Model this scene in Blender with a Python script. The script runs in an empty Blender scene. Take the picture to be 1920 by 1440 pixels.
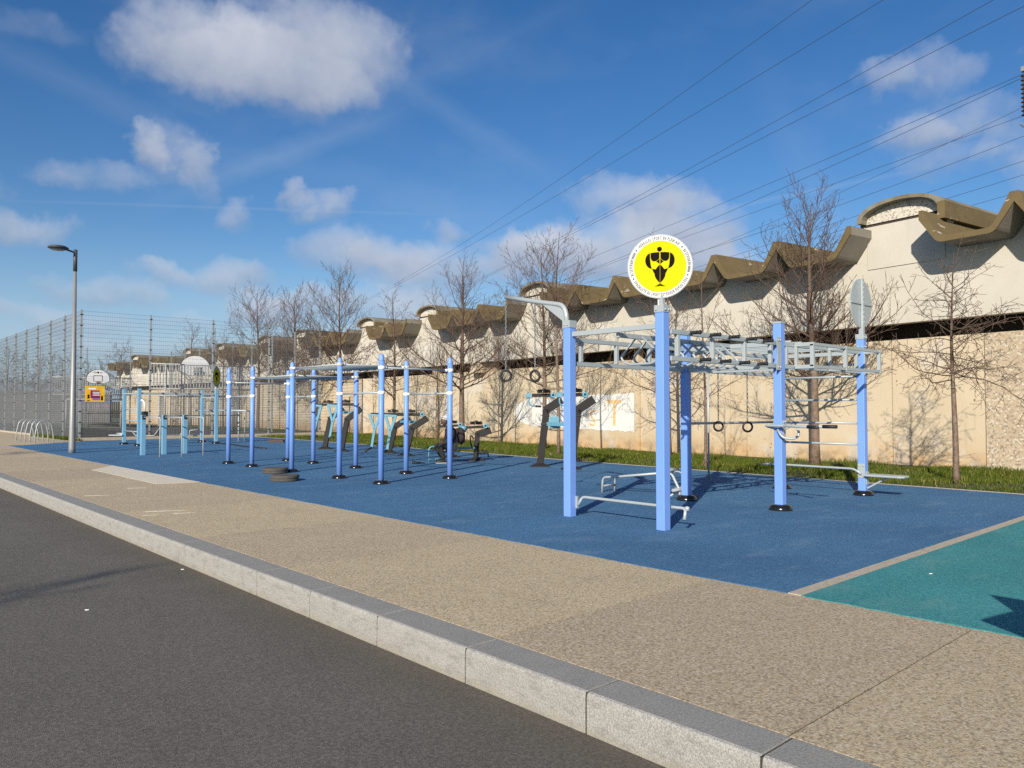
import bpy, math, random
import numpy as np
from mathutils import Vector, Matrix, Quaternion
sc = bpy.context.scene
R = math.radians
# ------------------------------------------------------------------ camera
# world: X = across the street (kerb -> building), Y = along the kerb (away, to the left), Z up
F_PX, CX, CY = 1442.0, 960.0, 720.0
YAW, PITCH, CAMH = R(-42.4), R(1.79), 1.48
cam_d = bpy.data.cameras.new('camera'); cam = bpy.data.objects.new('camera', cam_d)
sc.collection.objects.link(cam); sc.camera = cam
cam.location = (0, 0, CAMH); cam.rotation_euler = (R(90) + PITCH, 0, YAW)
cam_d.sensor_width = 36.0; cam_d.lens = 36.0 * F_PX / 1920.0
cam_d.clip_start = 0.05; cam_d.clip_end = 3000
CM = Matrix.Rotation(YAW, 3, 'Z') @ Matrix.Rotation(R(90) + PITCH, 3, 'X')
def ray(px, py):
    return (CM @ Vector(((px - CX) / F_PX, -(py - CY) / F_PX, -1.0))).normalized()
def G(px, py, z=0.0):
    d = ray(px, py); k = (z - CAMH) / d.z
    return Vector((0, 0, CAMH)) + d * k
def at_depth(px, py, Y):           # point on the pixel's ray at forward ground distance Y
    d = ray(px, py); f = Vector((-math.sin(YAW), math.cos(YAW), 0))
    return Vector((0, 0, CAMH)) + d * (Y / d.dot(f))
def cf(X, Y):                      # right / forward of the viewer -> world
    c, s = math.cos(YAW), math.sin(YAW)
    return (X * c - Y * s, X * s + Y * c)
# ------------------------------------------------------------------ sun + exposure
SUN_EL = R(25.0)
sh = cf(math.sin(R(19.7)), math.cos(R(19.7)))         # way the shadows fall
SUN_TRAVEL = Vector((sh[0] * math.cos(SUN_EL), sh[1] * math.cos(SUN_EL), -math.sin(SUN_EL)))
sl = bpy.data.lights.new('sun', 'SUN'); sl.energy = 5.0; sl.angle = R(0.53); sl.color = (1.0, 0.925, 0.82)
so = bpy.data.objects.new('sun', sl); sc.collection.objects.link(so)
so.rotation_euler = SUN_TRAVEL.to_track_quat('-Z', 'Y').to_euler(); so.location = (-20, -10, 30)
sc.view_settings.view_transform = 'Standard'; sc.view_settings.look = 'None'
sc.view_settings.exposure = 0.24; sc.view_settings.gamma = 1.0
# ------------------------------------------------------------------ node helper
class NT:
    def __init__(s, tree): s.t = tree; s.N = tree.nodes; s.L = tree.links
    def n(s, typ, ins=None, **kw):
        nd = s.N.new(typ)
        for k, v in kw.items(): setattr(nd, k, v)
        if ins:
            for k, v in ins.items():
                sock = nd.inputs[k]
                if isinstance(v, bpy.types.NodeSocket): s.L.new(v, sock)
                else: sock.default_value = v
        return nd
    def m(s, op, a, b=None, c=None, clamp=False):
        ins = {0: a}
        if b is not None: ins[1] = b
        if c is not None: ins[2] = c
        nd = s.n('ShaderNodeMath', ins, operation=op); nd.use_clamp = clamp
        return nd.outputs[0]
    def v(s, op, a, b=None, c=None):
        ins = {0: a}
        if b is not None: ins[1] = b
        if c is not None: ins[2] = c
        nd = s.n('ShaderNodeVectorMath', ins, operation=op)
        return nd.outputs['Value'] if op in ('DOT_PRODUCT', 'LENGTH') else nd.outputs[0]
    def noise(s, vec, scale, detail=4, rough=0.55, col=False):
        nd = s.n('ShaderNodeTexNoise', {'Vector': vec, 'Scale': scale, 'Detail': detail, 'Roughness': rough})
        return nd.outputs['Color' if col else 'Fac']
    def mix(s, fac, a, b, blend='MIX'):
        nd = s.n('ShaderNodeMix', None, data_type='RGBA', blend_type=blend)
        for k, v in ((0, fac), (6, a), (7, b)):
            if isinstance(v, bpy.types.NodeSocket): s.L.new(v, nd.inputs[k])
            else: nd.inputs[k].default_value = v if k == 0 else (v if len(v) == 4 else (*v, 1))
        return nd.outputs[2]
    def ramp(s, f, lo, hi):
        return s.n('ShaderNodeMapRange', {0: f, 1: lo, 2: hi, 3: 0.0, 4: 1.0}, interpolation_type='SMOOTHSTEP').outputs[0]
# ------------------------------------------------------------------ sky with clouds
world = bpy.data.worlds.new('World'); sc.world = world; world.use_nodes = True
W = NT(world.node_tree); W.N.clear()
sky = W.n('ShaderNodeTexSky', sky_type='NISHITA', sun_disc=False)
sky.sun_elevation = SUN_EL
sky.sun_rotation = math.atan2(-SUN_TRAVEL.x, -SUN_TRAVEL.y)
sky.altitude = 100; sky.air_density = 1.0; sky.dust_density = 0.6; sky.ozone_density = 2.2
geo = W.n('ShaderNodeNewGeometry'); dirv = W.v('NORMALIZE', W.n('ShaderNodeTexCoord').outputs['Generated'])
sep = W.n('ShaderNodeSeparateXYZ', {0: dirv})
dx_, dy_, dz_ = sep.outputs
az = W.m('ARCTAN2', dx_, dy_); el = W.m('ARCSINE', dz_)
azd = W.m('MULTIPLY', az, 57.29578); eld = W.m('MULTIPLY', el, 57.29578)
P = W.n('ShaderNodeCombineXYZ', {0: azd, 1: eld, 2: 0.0}).outputs[0]
nz = W.noise(dirv, 5.5, 8, 0.58, True)
nz2 = W.noise(dirv, 22.0, 5, 0.6, True)
off = W.v('MULTIPLY', W.v('SUBTRACT', nz, (0.5, 0.5, 0.5)), (10.0, 7.0, 0.0))
off2 = W.v('MULTIPLY', W.v('SUBTRACT', nz2, (0.5, 0.5, 0.5)), (2.2, 1.5, 0.0))
Pw = W.v('ADD', W.v('ADD', P, off), off2)
def azel(px, py):
    d = ray(px, py); return math.degrees(math.atan2(d.x, d.y)), math.degrees(math.asin(d.z))
CLOUDS = [(390,95,140,88,1.15),(590,90,150,84,1.15),(500,150,170,62,.7),(325,280,74,42,.62),(375,318,50,42,.55),(165,310,90,30,.60),(265,262,40,28,.7),
 (450,388,48,28,.8),(566,362,30,26,.75),(628,390,46,30,.75),(50,410,78,32,.85),(275,498,52,28,.75),(425,514,95,36,.85),(185,541,85,30,.8),
 (680,478,95,45,.8),(790,500,100,50,.8),(840,432,55,20,.7),(905,520,80,30,.6),(500,570,65,26,.8),(590,575,80,28,.8),(745,575,90,40,1.0),
 (0,575,40,30,.7),(120,605,90,28,.6),(330,605,80,22,.5),
 (1210,375,115,44,.9),(1290,420,110,50,.75),(1180,468,210,55,1.05),(1010,480,120,45,.95),(1290,500,110,45,.9),
 (1740,150,95,45,.6),(1650,165,60,30,.4),(1800,235,130,42,.65),(1700,270,70,32,.5),(1770,312,90,25,.55),(1900,290,60,50,.5),
 (60,20,120,30,.35),(1090,200,60,14,.1),(960,620,200,25,.5),(300,660,300,25,.4),(650,640,150,30,.5),
 (2150,300,180,90,1.0),(2350,520,160,60,.9),(-250,300,200,60,.9),(-500,120,220,70,1.0),(2100,60,130,40,.7),(1150,-350,300,90,1.0),(300,-450,250,90,1.0)]
dens = None; wy = None
for (px, py, rx, ry, wgt) in CLOUDS:
    a, e = azel(px, py); d = ray(px, py)
    cosf = max(.35, math.sqrt(1 - d.z * d.z)); fc = d.dot(ray(960, 720))
    sx = 1.25 * rx / F_PX * 57.3 * fc / cosf; sy = 1.3 * ry / F_PX * 57.3 * fc
    q = W.v('MULTIPLY_ADD', Pw, (1 / sx, 1 / sy, 0), (-a / sx, -e / sy, 0))
    f = W.m('SUBTRACT', wgt, W.m('MULTIPLY', W.v('DOT_PRODUCT', q, q), wgt), clamp=False)
    f = W.m('MAXIMUM', f, 0.0)
    qy = W.m('MULTIPLY', W.v('DOT_PRODUCT', q, (0, 1, 0)), f)
    dens = f if dens is None else W.m('ADD', dens, f)
    wy = qy if wy is None else W.m('ADD', wy, qy)
rel = W.m('DIVIDE', wy, W.m('ADD', dens, 0.02))
fine = W.noise(dirv, 14.0, 7, 0.62)
dn = W.m('ADD', dens, W.m('MULTIPLY', W.m('SUBTRACT', fine, 0.5), 0.85))
mask = W.m('MULTIPLY', W.ramp(dn, -0.05, 1.35), W.ramp(dens, 0.0, 0.30))
# thin streaks of old contrail and veil
def streak(p0, p1, wdt, amt):
    a = ray(*p0); b = ray(*p1); nrm = a.cross(b).normalized(); mid = (a + b).normalized()
    cosr = a.dot(mid)
    dd = W.m('ABSOLUTE', W.v('DOT_PRODUCT', W.v('ADD', dirv, W.v('MULTIPLY', W.v('SUBTRACT', nz2, (.5, .5, .5)), (wdt, wdt, wdt))), tuple(nrm)))
    s1 = W.m('SUBTRACT', 1.0, W.m('DIVIDE', dd, wdt), clamp=True)
    s2 = W.ramp(W.v('DOT_PRODUCT', dirv, tuple(mid)), cosr - .02, cosr + .03)
    return W.m('MULTIPLY', W.m('MULTIPLY', s1, s2), amt)
st = streak((640, 250), (420, 330), .018, .30)
for a_ in (((0, 90), (330, 250), .022, .16), ((750, 150), (980, 300), .02, .17), ((80, 378), (800, 402), .0025, .10), ((700, 190), (1050, 20), .02, .08),
           ((1390, 385), (1640, 335), .004, .28), ((1480, 250), (1560, 420), .03, .12), ((430, 280), (900, 400), .03, .08)):
    st = W.m('ADD', st, streak(*a_))
veil = W.m('MULTIPLY', W.ramp(W.noise(W.v('MULTIPLY', dirv, (1, 1, 2.2)), 3.0, 7, 0.6), .45, .85), 0.16)
st = W.m('ADD', st, veil)
skyc = W.n('ShaderNodeHueSaturation', {'Hue': 0.508, 'Saturation': 1.34, 'Value': 0.98, 'Color': sky.outputs[0]}).outputs[0]
lit = W.m('ADD', W.m('MULTIPLY', rel, 0.75), W.m('ADD', 0.42, W.m('MULTIPLY', W.m('SUBTRACT', W.noise(W.v('ADD', dirv, (0, 0, .02)), 9.0, 6, .6), .5), 1.5)), clamp=True)
ccol = W.mix(lit, (3.1, 3.6, 4.7), (6.0, 6.2, 6.8))
ccol = W.mix(W.ramp(eld, 22.0, 3.0), ccol, (3.9, 4.3, 5.2), 'MIX') if False else ccol
skyc = W.mix(W.m('MULTIPLY', W.ramp(eld, 13.0, -1.0), .75), skyc, (3.1, 4.4, 6.4))
c1 = W.mix(st, skyc, (5.0, 5.6, 6.8))
c2 = W.mix(W.m('MULTIPLY', mask, 0.86), c1, ccol)
bg = W.n('ShaderNodeBackground', {'Color': c2, 'Strength': 0.094})
out = W.n('ShaderNodeOutputWorld', {'Surface': bg.outputs[0]})
world.cycles.sampling_method = 'MANUAL'; world.cycles.sample_map_resolution = 512
sc.cycles.max_bounces = 6; sc.cycles.diffuse_bounces = 3; sc.cycles.use_denoising = False
# ------------------------------------------------------------------ materials
def mat(name, col, rough=0.6, col2=None, nscale=6.0, amt=0.5, bump=0.0, bscale=60.0, metal=0.0, spec=0.5, obj=False, extra=None, coat=0.0):
    m = bpy.data.materials.new(name); m.use_nodes = True
    T = NT(m.node_tree); T.N.clear()
    bs = T.n('ShaderNodeBsdfPrincipled', {'Roughness': rough, 'Metallic': metal, 'Specular IOR Level': spec, 'Coat Weight': coat})
    o = T.n('ShaderNodeOutputMaterial', {0: bs.outputs[0]})
    pos = T.n('ShaderNodeTexCoord').outputs['Object'] if obj else T.n('ShaderNodeNewGeometry').outputs['Position']
    if col2 is None: col2 = tuple(c * 0.8 for c in col)
    f = T.ramp(T.noise(pos, nscale, 6, .6), .5 - amt * .5, .5 + amt * .5)
    c = T.mix(f, col2, col)
    if extra: c = extra(T, pos, c, bs) or c
    T.L.new(c, bs.inputs['Base Color'])
    if bump > 0:
        b = T.n('ShaderNodeBump', {'Height': T.noise(pos, bscale, 3), 'Strength': bump, 'Distance': 0.01})
        T.L.new(b.outputs[0], bs.inputs['Normal'])
    return m
def speck(scale, dark, light, a, lo=.3, hi=.7):
    def f(T, pos, c, bs):
        n = T.noise(pos, scale, 2, .7)
        c = T.mix(T.m('MULTIPLY', T.ramp(n, .5, lo), a), c, dark)
        c = T.mix(T.m('MULTIPLY', T.ramp(n, .5, hi), a), c, light)
        n = T.noise(pos, scale * .28, 2, .6)
        c = T.mix(T.m('MULTIPLY', T.ramp(n, .5, lo + .05), a * .55), c, dark)
        return T.mix(T.m('MULTIPLY', T.ramp(n, .5, hi - .05), a * .45), c, light)
    return f
def f_asphalt(T, pos, c, bs):
    c = speck(170, (.030, .027, .023), (.27, .245, .205), .58)(T, pos, c, bs)
    c = T.mix(T.m('MULTIPLY', T.ramp(T.noise(pos, 620, 1, .5), .60, .74), .5), c, (.26, .24, .21))
    xx = T.n('ShaderNodeSeparateXYZ', {0: pos}).outputs[0]
    gut = T.m('MULTIPLY', T.ramp(T.m('ADD', xx, T.m('MULTIPLY', T.noise(pos, 1.5, 5), .8)), 2.6, 3.5), .40)
    c = T.mix(gut, c, (.070, .052, .034))
    return T.mix(T.m('MULTIPLY', T.ramp(T.noise(pos, .8, 6, .6), .55, .8), .25), c, (.13, .115, .095))
def f_exposed(T, pos, c, bs):          # exposed-aggregate concrete, per-slab tone
    at = T.n('ShaderNodeAttribute', attribute_name='tone').outputs['Fac']
    c = T.mix(at, c, (.36, .275, .185))
    vo = T.n('ShaderNodeTexVoronoi', {'Vector': pos, 'Scale': 75.0, 'Randomness': 1.0})
    n4 = T.noise(pos, 46, 3, .8)
    c = T.mix(T.m('MULTIPLY', T.ramp(n4, .5, .37), .55), c, (.15, .112, .07))
    c = T.mix(T.m('MULTIPLY', T.ramp(n4, .52, .66), .36), c, (.84, .70, .46))
    hs = T.n('ShaderNodeSeparateColor', {0: vo.outputs['Color']})
    c = T.mix(T.m('MULTIPLY', T.ramp(hs.outputs[0], .62, .95), .55), c, (.14, .105, .075))
    c = T.mix(T.m('MULTIPLY', T.ramp(hs.outputs[1], .70, 1.0), .6), c, (.62, .54, .42))
    c = T.mix(T.m('MULTIPLY', T.ramp(vo.outputs['Distance'], .012, .0) if False else T.ramp(T.noise(pos, 1.1, 5, .65), .55, .8), .30), c, (.60, .49, .34))
    c = T.mix(T.m('MULTIPLY', T.ramp(T.noise(pos, 2.3, 6, .7), .58, .72), .22), c, (.24, .17, .12))
    return c
def f_rubber(dark, light):
    def f(T, pos, c, bs):
        n = T.noise(pos, 130, 2, .7)
        c = T.mix(T.m('MULTIPLY', T.ramp(n, .5, .3), .55), c, dark)
        c = T.mix(T.m('MULTIPLY', T.ramp(n, .5, .70), .55), c, light)
        n = T.noise(pos, 34, 3, .7)
        c = T.mix(T.m('MULTIPLY', T.ramp(n, .5, .34), .45), c, dark)
        c = T.mix(T.m('MULTIPLY', T.ramp(n, .5, .68), .38), c, light)
        vo = T.n('ShaderNodeTexVoronoi', {'Vector': pos, 'Scale': .8, 'Randomness': 1.0})
        c = T.mix(T.m('MULTIPLY', T.m('LESS_THAN', vo.outputs['Distance'], .007), .8), c, (.75, .75, .72))
        c = T.mix(T.m('MULTIPLY', T.ramp(T.noise(pos, .35, 4, .6), .40, .62), .22), c, dark)
        w = T.noise(T.v('MULTIPLY', pos, (1.0, 2.6, 1)), .9, 6, .68)
        return T.mix(T.m('MULTIPLY', T.ramp(w, .50, .72), .38), c, tuple(.6 * a + .10 for a in light))
    return f
def f_wall(joint_stain=True, holes=.8):
    def f(T, pos, c, bs):
        at = T.n('ShaderNodeAttribute', attribute_name='tone').outputs['Fac']
        c = T.mix(T.m('MULTIPLY', at, .5), c, (.50, .36, .20))
        z = T.n('ShaderNodeSeparateXYZ', {0: pos}).outputs[2]
        st_ = T.ramp(T.m('ADD', z, T.m('MULTIPLY', T.noise(pos, 1.4, 6, .65), 1.6)), 1.75, .35)
        c = T.mix(T.m('MULTIPLY', st_, .75), c, (.53, .31, .11))
        st2 = T.m('MULTIPLY', T.ramp(z, .55, -.1), T.ramp(T.noise(pos, 2.6, 6, .7), .42, .62))
        c = T.mix(T.m('MULTIPLY', st2, .6), c, (.10, .085, .06))
        dr = T.noise(T.v('MULTIPLY', pos, (2.2, 2.2, .18)), 1.6, 6, .7)
        c = T.mix(T.m('MULTIPLY', T.ramp(dr, .52, .70), .45), c, (.36, .31, .22))
        c = T.mix(T.m('MULTIPLY', T.ramp(T.noise(pos, .55, 5, .6), .55, .64), .38), c, (.58, .57, .52))
        vo = T.n('ShaderNodeTexVoronoi', {'Vector': pos, 'Scale': 5.5, 'Randomness': 1.0})
        sz = T.m('MULTIPLY', T.ramp(T.noise(pos, .45, 3), .50, .62), .13)
        hole = T.m('LESS_THAN', vo.outputs['Distance'], sz)
        return T.mix(T.m('MULTIPLY', hole, holes), c, (.075, .055, .035))
    return f
def f_upper(T, pos, c, bs):
    dr = T.noise(T.v('MULTIPLY', pos, (2.0, 2.0, .15)), 1.5, 7, .7)
    c = T.mix(T.m('MULTIPLY', T.ramp(dr, .55, .72), .60), c, (.37, .335, .27))
    c = T.mix(T.m('MULTIPLY', T.ramp(T.noise(pos, .7, 5, .6), .50, .62), .30), c, (.66, .64, .56))
    return T.mix(T.m('MULTIPLY', T.ramp(T.noise(pos, 7, 4, .7), .68, .75), .4), c, (.30, .27, .22))
def f_peel(T, pos, c, bs):
    n = T.noise(T.v('MULTIPLY', pos, (1, 1, 2.6)), 1.9, 6, .62)
    c = T.mix(T.m('MULTIPLY', T.ramp(n, .62, .66), .85), c, (.48, .42, .32))
    return T.mix(T.m('MULTIPLY', T.ramp(T.noise(pos, 5, 5, .7), .5, .7), .5), c, (.075, .058, .030))
def f_pebble(T, pos, c, bs):
    vo = T.n('ShaderNodeTexVoronoi', {'Vector': pos, 'Scale': 26.0})
    hs = T.n('ShaderNodeSeparateColor', {0: vo.outputs['Color']})
    c = T.mix(T.m('MULTIPLY', T.ramp(hs.outputs[0], .6, .9), .65), c, tuple(a * .35 for a in (.5, .42, .32)))
    return T.mix(T.m('MULTIPLY', T.ramp(hs.outputs[1], .7, 1), .5), c, (.75, .70, .58))
def f_granite(T, pos, c, bs):
    c = speck(330, (.10, .10, .095), (.58, .56, .51), .5, .36, .64)(T, pos, c, bs)
    at = T.n('ShaderNodeAttribute', attribute_name='tone').outputs['Fac']
    c = T.mix(T.m('MULTIPLY', at, .35), c, (.34, .32, .28))
    z = T.n('ShaderNodeSeparateXYZ', {0: pos}).outputs[2]
    ed = T.m('MULTIPLY', T.ramp(T.m('ADD', z, T.m('MULTIPLY', T.noise(pos, 4, 5), .08)), -.10, -.185), .5)
    c = T.mix(ed, c, (.27, .225, .15))
    return T.mix(T.m('MULTIPLY', T.ramp(T.noise(T.v('MULTIPLY', pos, (3, 3, 9)), 2.2, 7, .75), .47, .68), .60), c, (.185, .175, .155))
M = {}
M['asphalt'] = mat('asphalt', (.140, .127, .102), .92, (.102, .092, .074), 1.2, .8, .9, 190, extra=f_asphalt)
M['pave'] = mat('pavement', (.60, .475, .285), .9, (.47, .37, .22), 1.6, .9, .6, 120, extra=f_exposed)
M['patch'] = mat('concrete_patch', (.72, .65, .50), .9, (.62, .55, .42), 3, .9, .3, 120, extra=speck(120, (.2, .17, .13), (.6, .54, .44), .3))
M['granite'] = mat('granite', (.37, .36, .325), .8, (.29, .28, .25), 5, .9, .5, 140, extra=f_granite)
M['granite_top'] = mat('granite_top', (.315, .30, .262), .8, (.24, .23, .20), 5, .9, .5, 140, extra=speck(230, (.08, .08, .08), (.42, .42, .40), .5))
M['rubber'] = mat('blue_rubber', (.068, .190, .325), .93, (.054, .155, .275), .8, .9, .9, 150, extra=f_rubber((.018, .065, .15), (.13, .28, .48)), spec=.25)
M['teal'] = mat('teal_rubber', (.060, .31, .315), .93, (.048, .255, .265), .8, .9, .9, 150, extra=f_rubber((.012, .10, .11), (.12, .40, .38)), spec=.25)
M['edge'] = mat('concrete_edging', (.50, .43, .32), .9, (.36, .30, .22), 6, .9, .3, 90, extra=speck(90, (.2, .17, .13), (.6, .54, .44), .4))
M['soil'] = mat('soil', (.075, .060, .030), .95, (.035, .050, .012), 2.5, .9, .9, 30)
M['ground'] = mat('ground', (.17, .15, .12), .95, (.10, .12, .06), .05, .8)
M['cagefloor'] = mat('court_floor', (.10, .10, .095), .9, (.075, .075, .07), 1.5, .8, .3, 90)
M['wall'] = mat('wall', (.60, .505, .355), .92, (.53, .44, .30), .8, .8, .35, 40, extra=f_wall())
M['pebblewall'] = mat('pebble_wall', (.50, .40, .27), .95, (.42, .33, .22), .8, .8, .8, 40, extra=f_pebble)
M['upper'] = mat('upper_wall', (.58, .54, .45), .9, (.49, .455, .37), .9, .8, .25, 30, extra=f_upper)
M['infill'] = mat('pebble_infill', (.62, .57, .46), .95, (.52, .48, .39), 1.5, .8, .7, 40, extra=f_pebble)
M['brown'] = mat('brown_paint', (.165, .118, .048), .75, (.125, .088, .034), 1.5, .9, .25, 25, extra=f_peel)
M['shell'] = mat('shell_concrete', (.24, .215, .175), .9, (.17, .15, .12), 1.8, .9, .3, 25)
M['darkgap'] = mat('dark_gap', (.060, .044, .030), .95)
M['mossroof'] = mat('moss_roof', (.13, .10, .050), .95, (.26, .235, .18), 2.2, .6, .4, 18)
M['peri'] = mat('periwinkle_paint', (.175, .325, .72), .45, (.16, .30, .68), 2, .8, spec=.4)
M['sky_blue'] = mat('light_blue_paint', (.17, .37, .52), .45, (.155, .34, .48), 2, .8)
M['mach_blue'] = mat('machine_blue_paint', (.12, .31, .40), .42, (.11, .28, .36), 3, .8)
M['grey'] = mat('grey_steel_paint', (.40, .44, .44), .42, (.36, .40, .40), 3, .8, metal=.15)
M['galv'] = mat('galvanised', (.42, .44, .43), .45, (.33, .35, .34), 9, .8, metal=.45)
M['galv_dark'] = mat('galvanised_dull', (.26, .28, .28), .5, (.20, .215, .215), 7, .8, metal=.4)
M['wire'] = mat('fence_wire', (.21, .225, .235), .5, metal=.3)
M['lampmetal'] = mat('lamp_metal', (.30, .30, .285), .5, (.25, .25, .24), 3, .8, metal=.3)
M['lampdark'] = mat('lamp_dark', (.06, .062, .065), .5)
M['glass'] = mat('lamp_lens', (.35, .36, .35), .25)
M['blackgloss'] = mat('black_gloss', (.012, .012, .012), .18, spec=.6)
M['black'] = mat('black_rubber', (.018, .018, .018), .6, (.012, .012, .012))
M['tyre'] = mat('tyre', (.060, .055, .047), .9, (.085, .078, .066), 9, .8, .5, 60)
M['charcoal'] = mat('charcoal_paint', (.024, .022, .020), .6, (.018, .017, .016), 4, .8, spec=.25)
M['chrome'] = mat('bolt_steel', (.60, .60, .58), .25, metal=.9)
M['white'] = mat('white_paint', (.86, .86, .84), .45, (.80, .80, .78), 5, .8)
M['yellow'] = mat('yellow', (.60, .53, .005), .85, (.57, .50, .005), spec=.15)
M['gold'] = mat('gold_yellow', (.86, .50, .02), .5)
M['inkblack'] = mat('ink', (.012, .009, .007), .9, spec=.08)
M['magenta'] = mat('magenta', (.30, .012, .09), .5)
M['cyan'] = mat('cyan_band', (.03, .28, .50), .5)
M['red'] = mat('red_hoop', (.55, .05, .03), .5)
M['joint'] = mat('dark_joint', (.055, .046, .034), .95)
M['dullwhite'] = mat('dull_white_paint', (.50, .50, .47), .5, (.42, .42, .39), 5, .8)
M['signwhite'] = mat('sign_white', (.62, .62, .60), .8, (.60, .60, .58), spec=.15)
M['castergreen'] = mat('caster_green', (.10, .35, .12), .5)
M['graffwhite'] = mat('cover_paint', (.78, .76, .70), .9, (.68, .66, .59), 2.5, .8)
M['graffor'] = mat('orange_letters', (.72, .42, .12), .9, (.76, .58, .33), 4, .9)
M['palepatch'] = mat('pale_patch', (.68, .60, .48), .9, (.60, .50, .36), 3, .9)
M['bark'] = mat('bark', (.20, .135, .09), .7, (.11, .075, .05), 14, .9, .6, 40, extra=speck(30, (.05, .03, .02), (.30, .22, .16), .5))
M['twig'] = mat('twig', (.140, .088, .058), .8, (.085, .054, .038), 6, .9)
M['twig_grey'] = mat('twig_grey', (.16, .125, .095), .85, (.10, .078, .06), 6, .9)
M['skin'] = mat('skin', (.10, .055, .035), .6)
M['jacket'] = mat('jacket', (.014, .013, .015), .8, (.03, .02, .02), 30, .8)
M['trousers'] = mat('trousers', (.012, .013, .014), .85, (.022, .024, .022), 20, .8)
M['beanie'] = mat('beanie', (.55, .54, .50), .95, (.40, .39, .37), 40, .8)
M['shoe'] = mat('shoe', (.03, .03, .032), .6)
M['cable'] = mat('cable', (.045, .045, .05), .6)
M['ceramic'] = mat('insulator', (.05, .035, .03), .25)
M['post_wood'] = mat('stake', (.24, .19, .12), .9)
M['house'] = mat('far_house', (.17, .165, .155), .9, (.13, .13, .12), 1)
M['stone'] = mat('stone_block', (.10, .075, .06), .95, (.07, .05, .04), 12, .9, .5, 60)
M['hedge'] = mat('hedge', (.055, .075, .025), .95, (.10, .06, .03), 3, .9)
M['weed'] = mat('weed', (.10, .085, .03), .95, (.05, .08, .02), 20, .9)
def grass_mat():
    m = bpy.data.materials.new('grass'); m.use_nodes = True; T = NT(m.node_tree); T.N.clear()
    pos = T.n('ShaderNodeNewGeometry').outputs['Position']
    at = T.n('ShaderNodeAttribute', attribute_name='tone').outputs['Fac']
    c = T.mix(at, (.050, .092, .012), (.16, .185, .030))
    c = T.mix(T.m('MULTIPLY', T.ramp(T.noise(pos, .9, 5), .5, .75), .55), c, (.20, .19, .05))
    c = T.mix(T.ramp(at, .93, .97), c, (.38, .29, .13))
    d = T.n('ShaderNodeBsdfDiffuse', {'Color': c}); tr = T.n('ShaderNodeBsdfTranslucent', {'Color': c})
    mx = T.n('ShaderNodeMixShader', {0: .25, 1: d.outputs[0], 2: tr.outputs[0]})
    T.n('ShaderNodeOutputMaterial', {0: mx.outputs[0]}); return m
M['grass'] = grass_mat()
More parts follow.
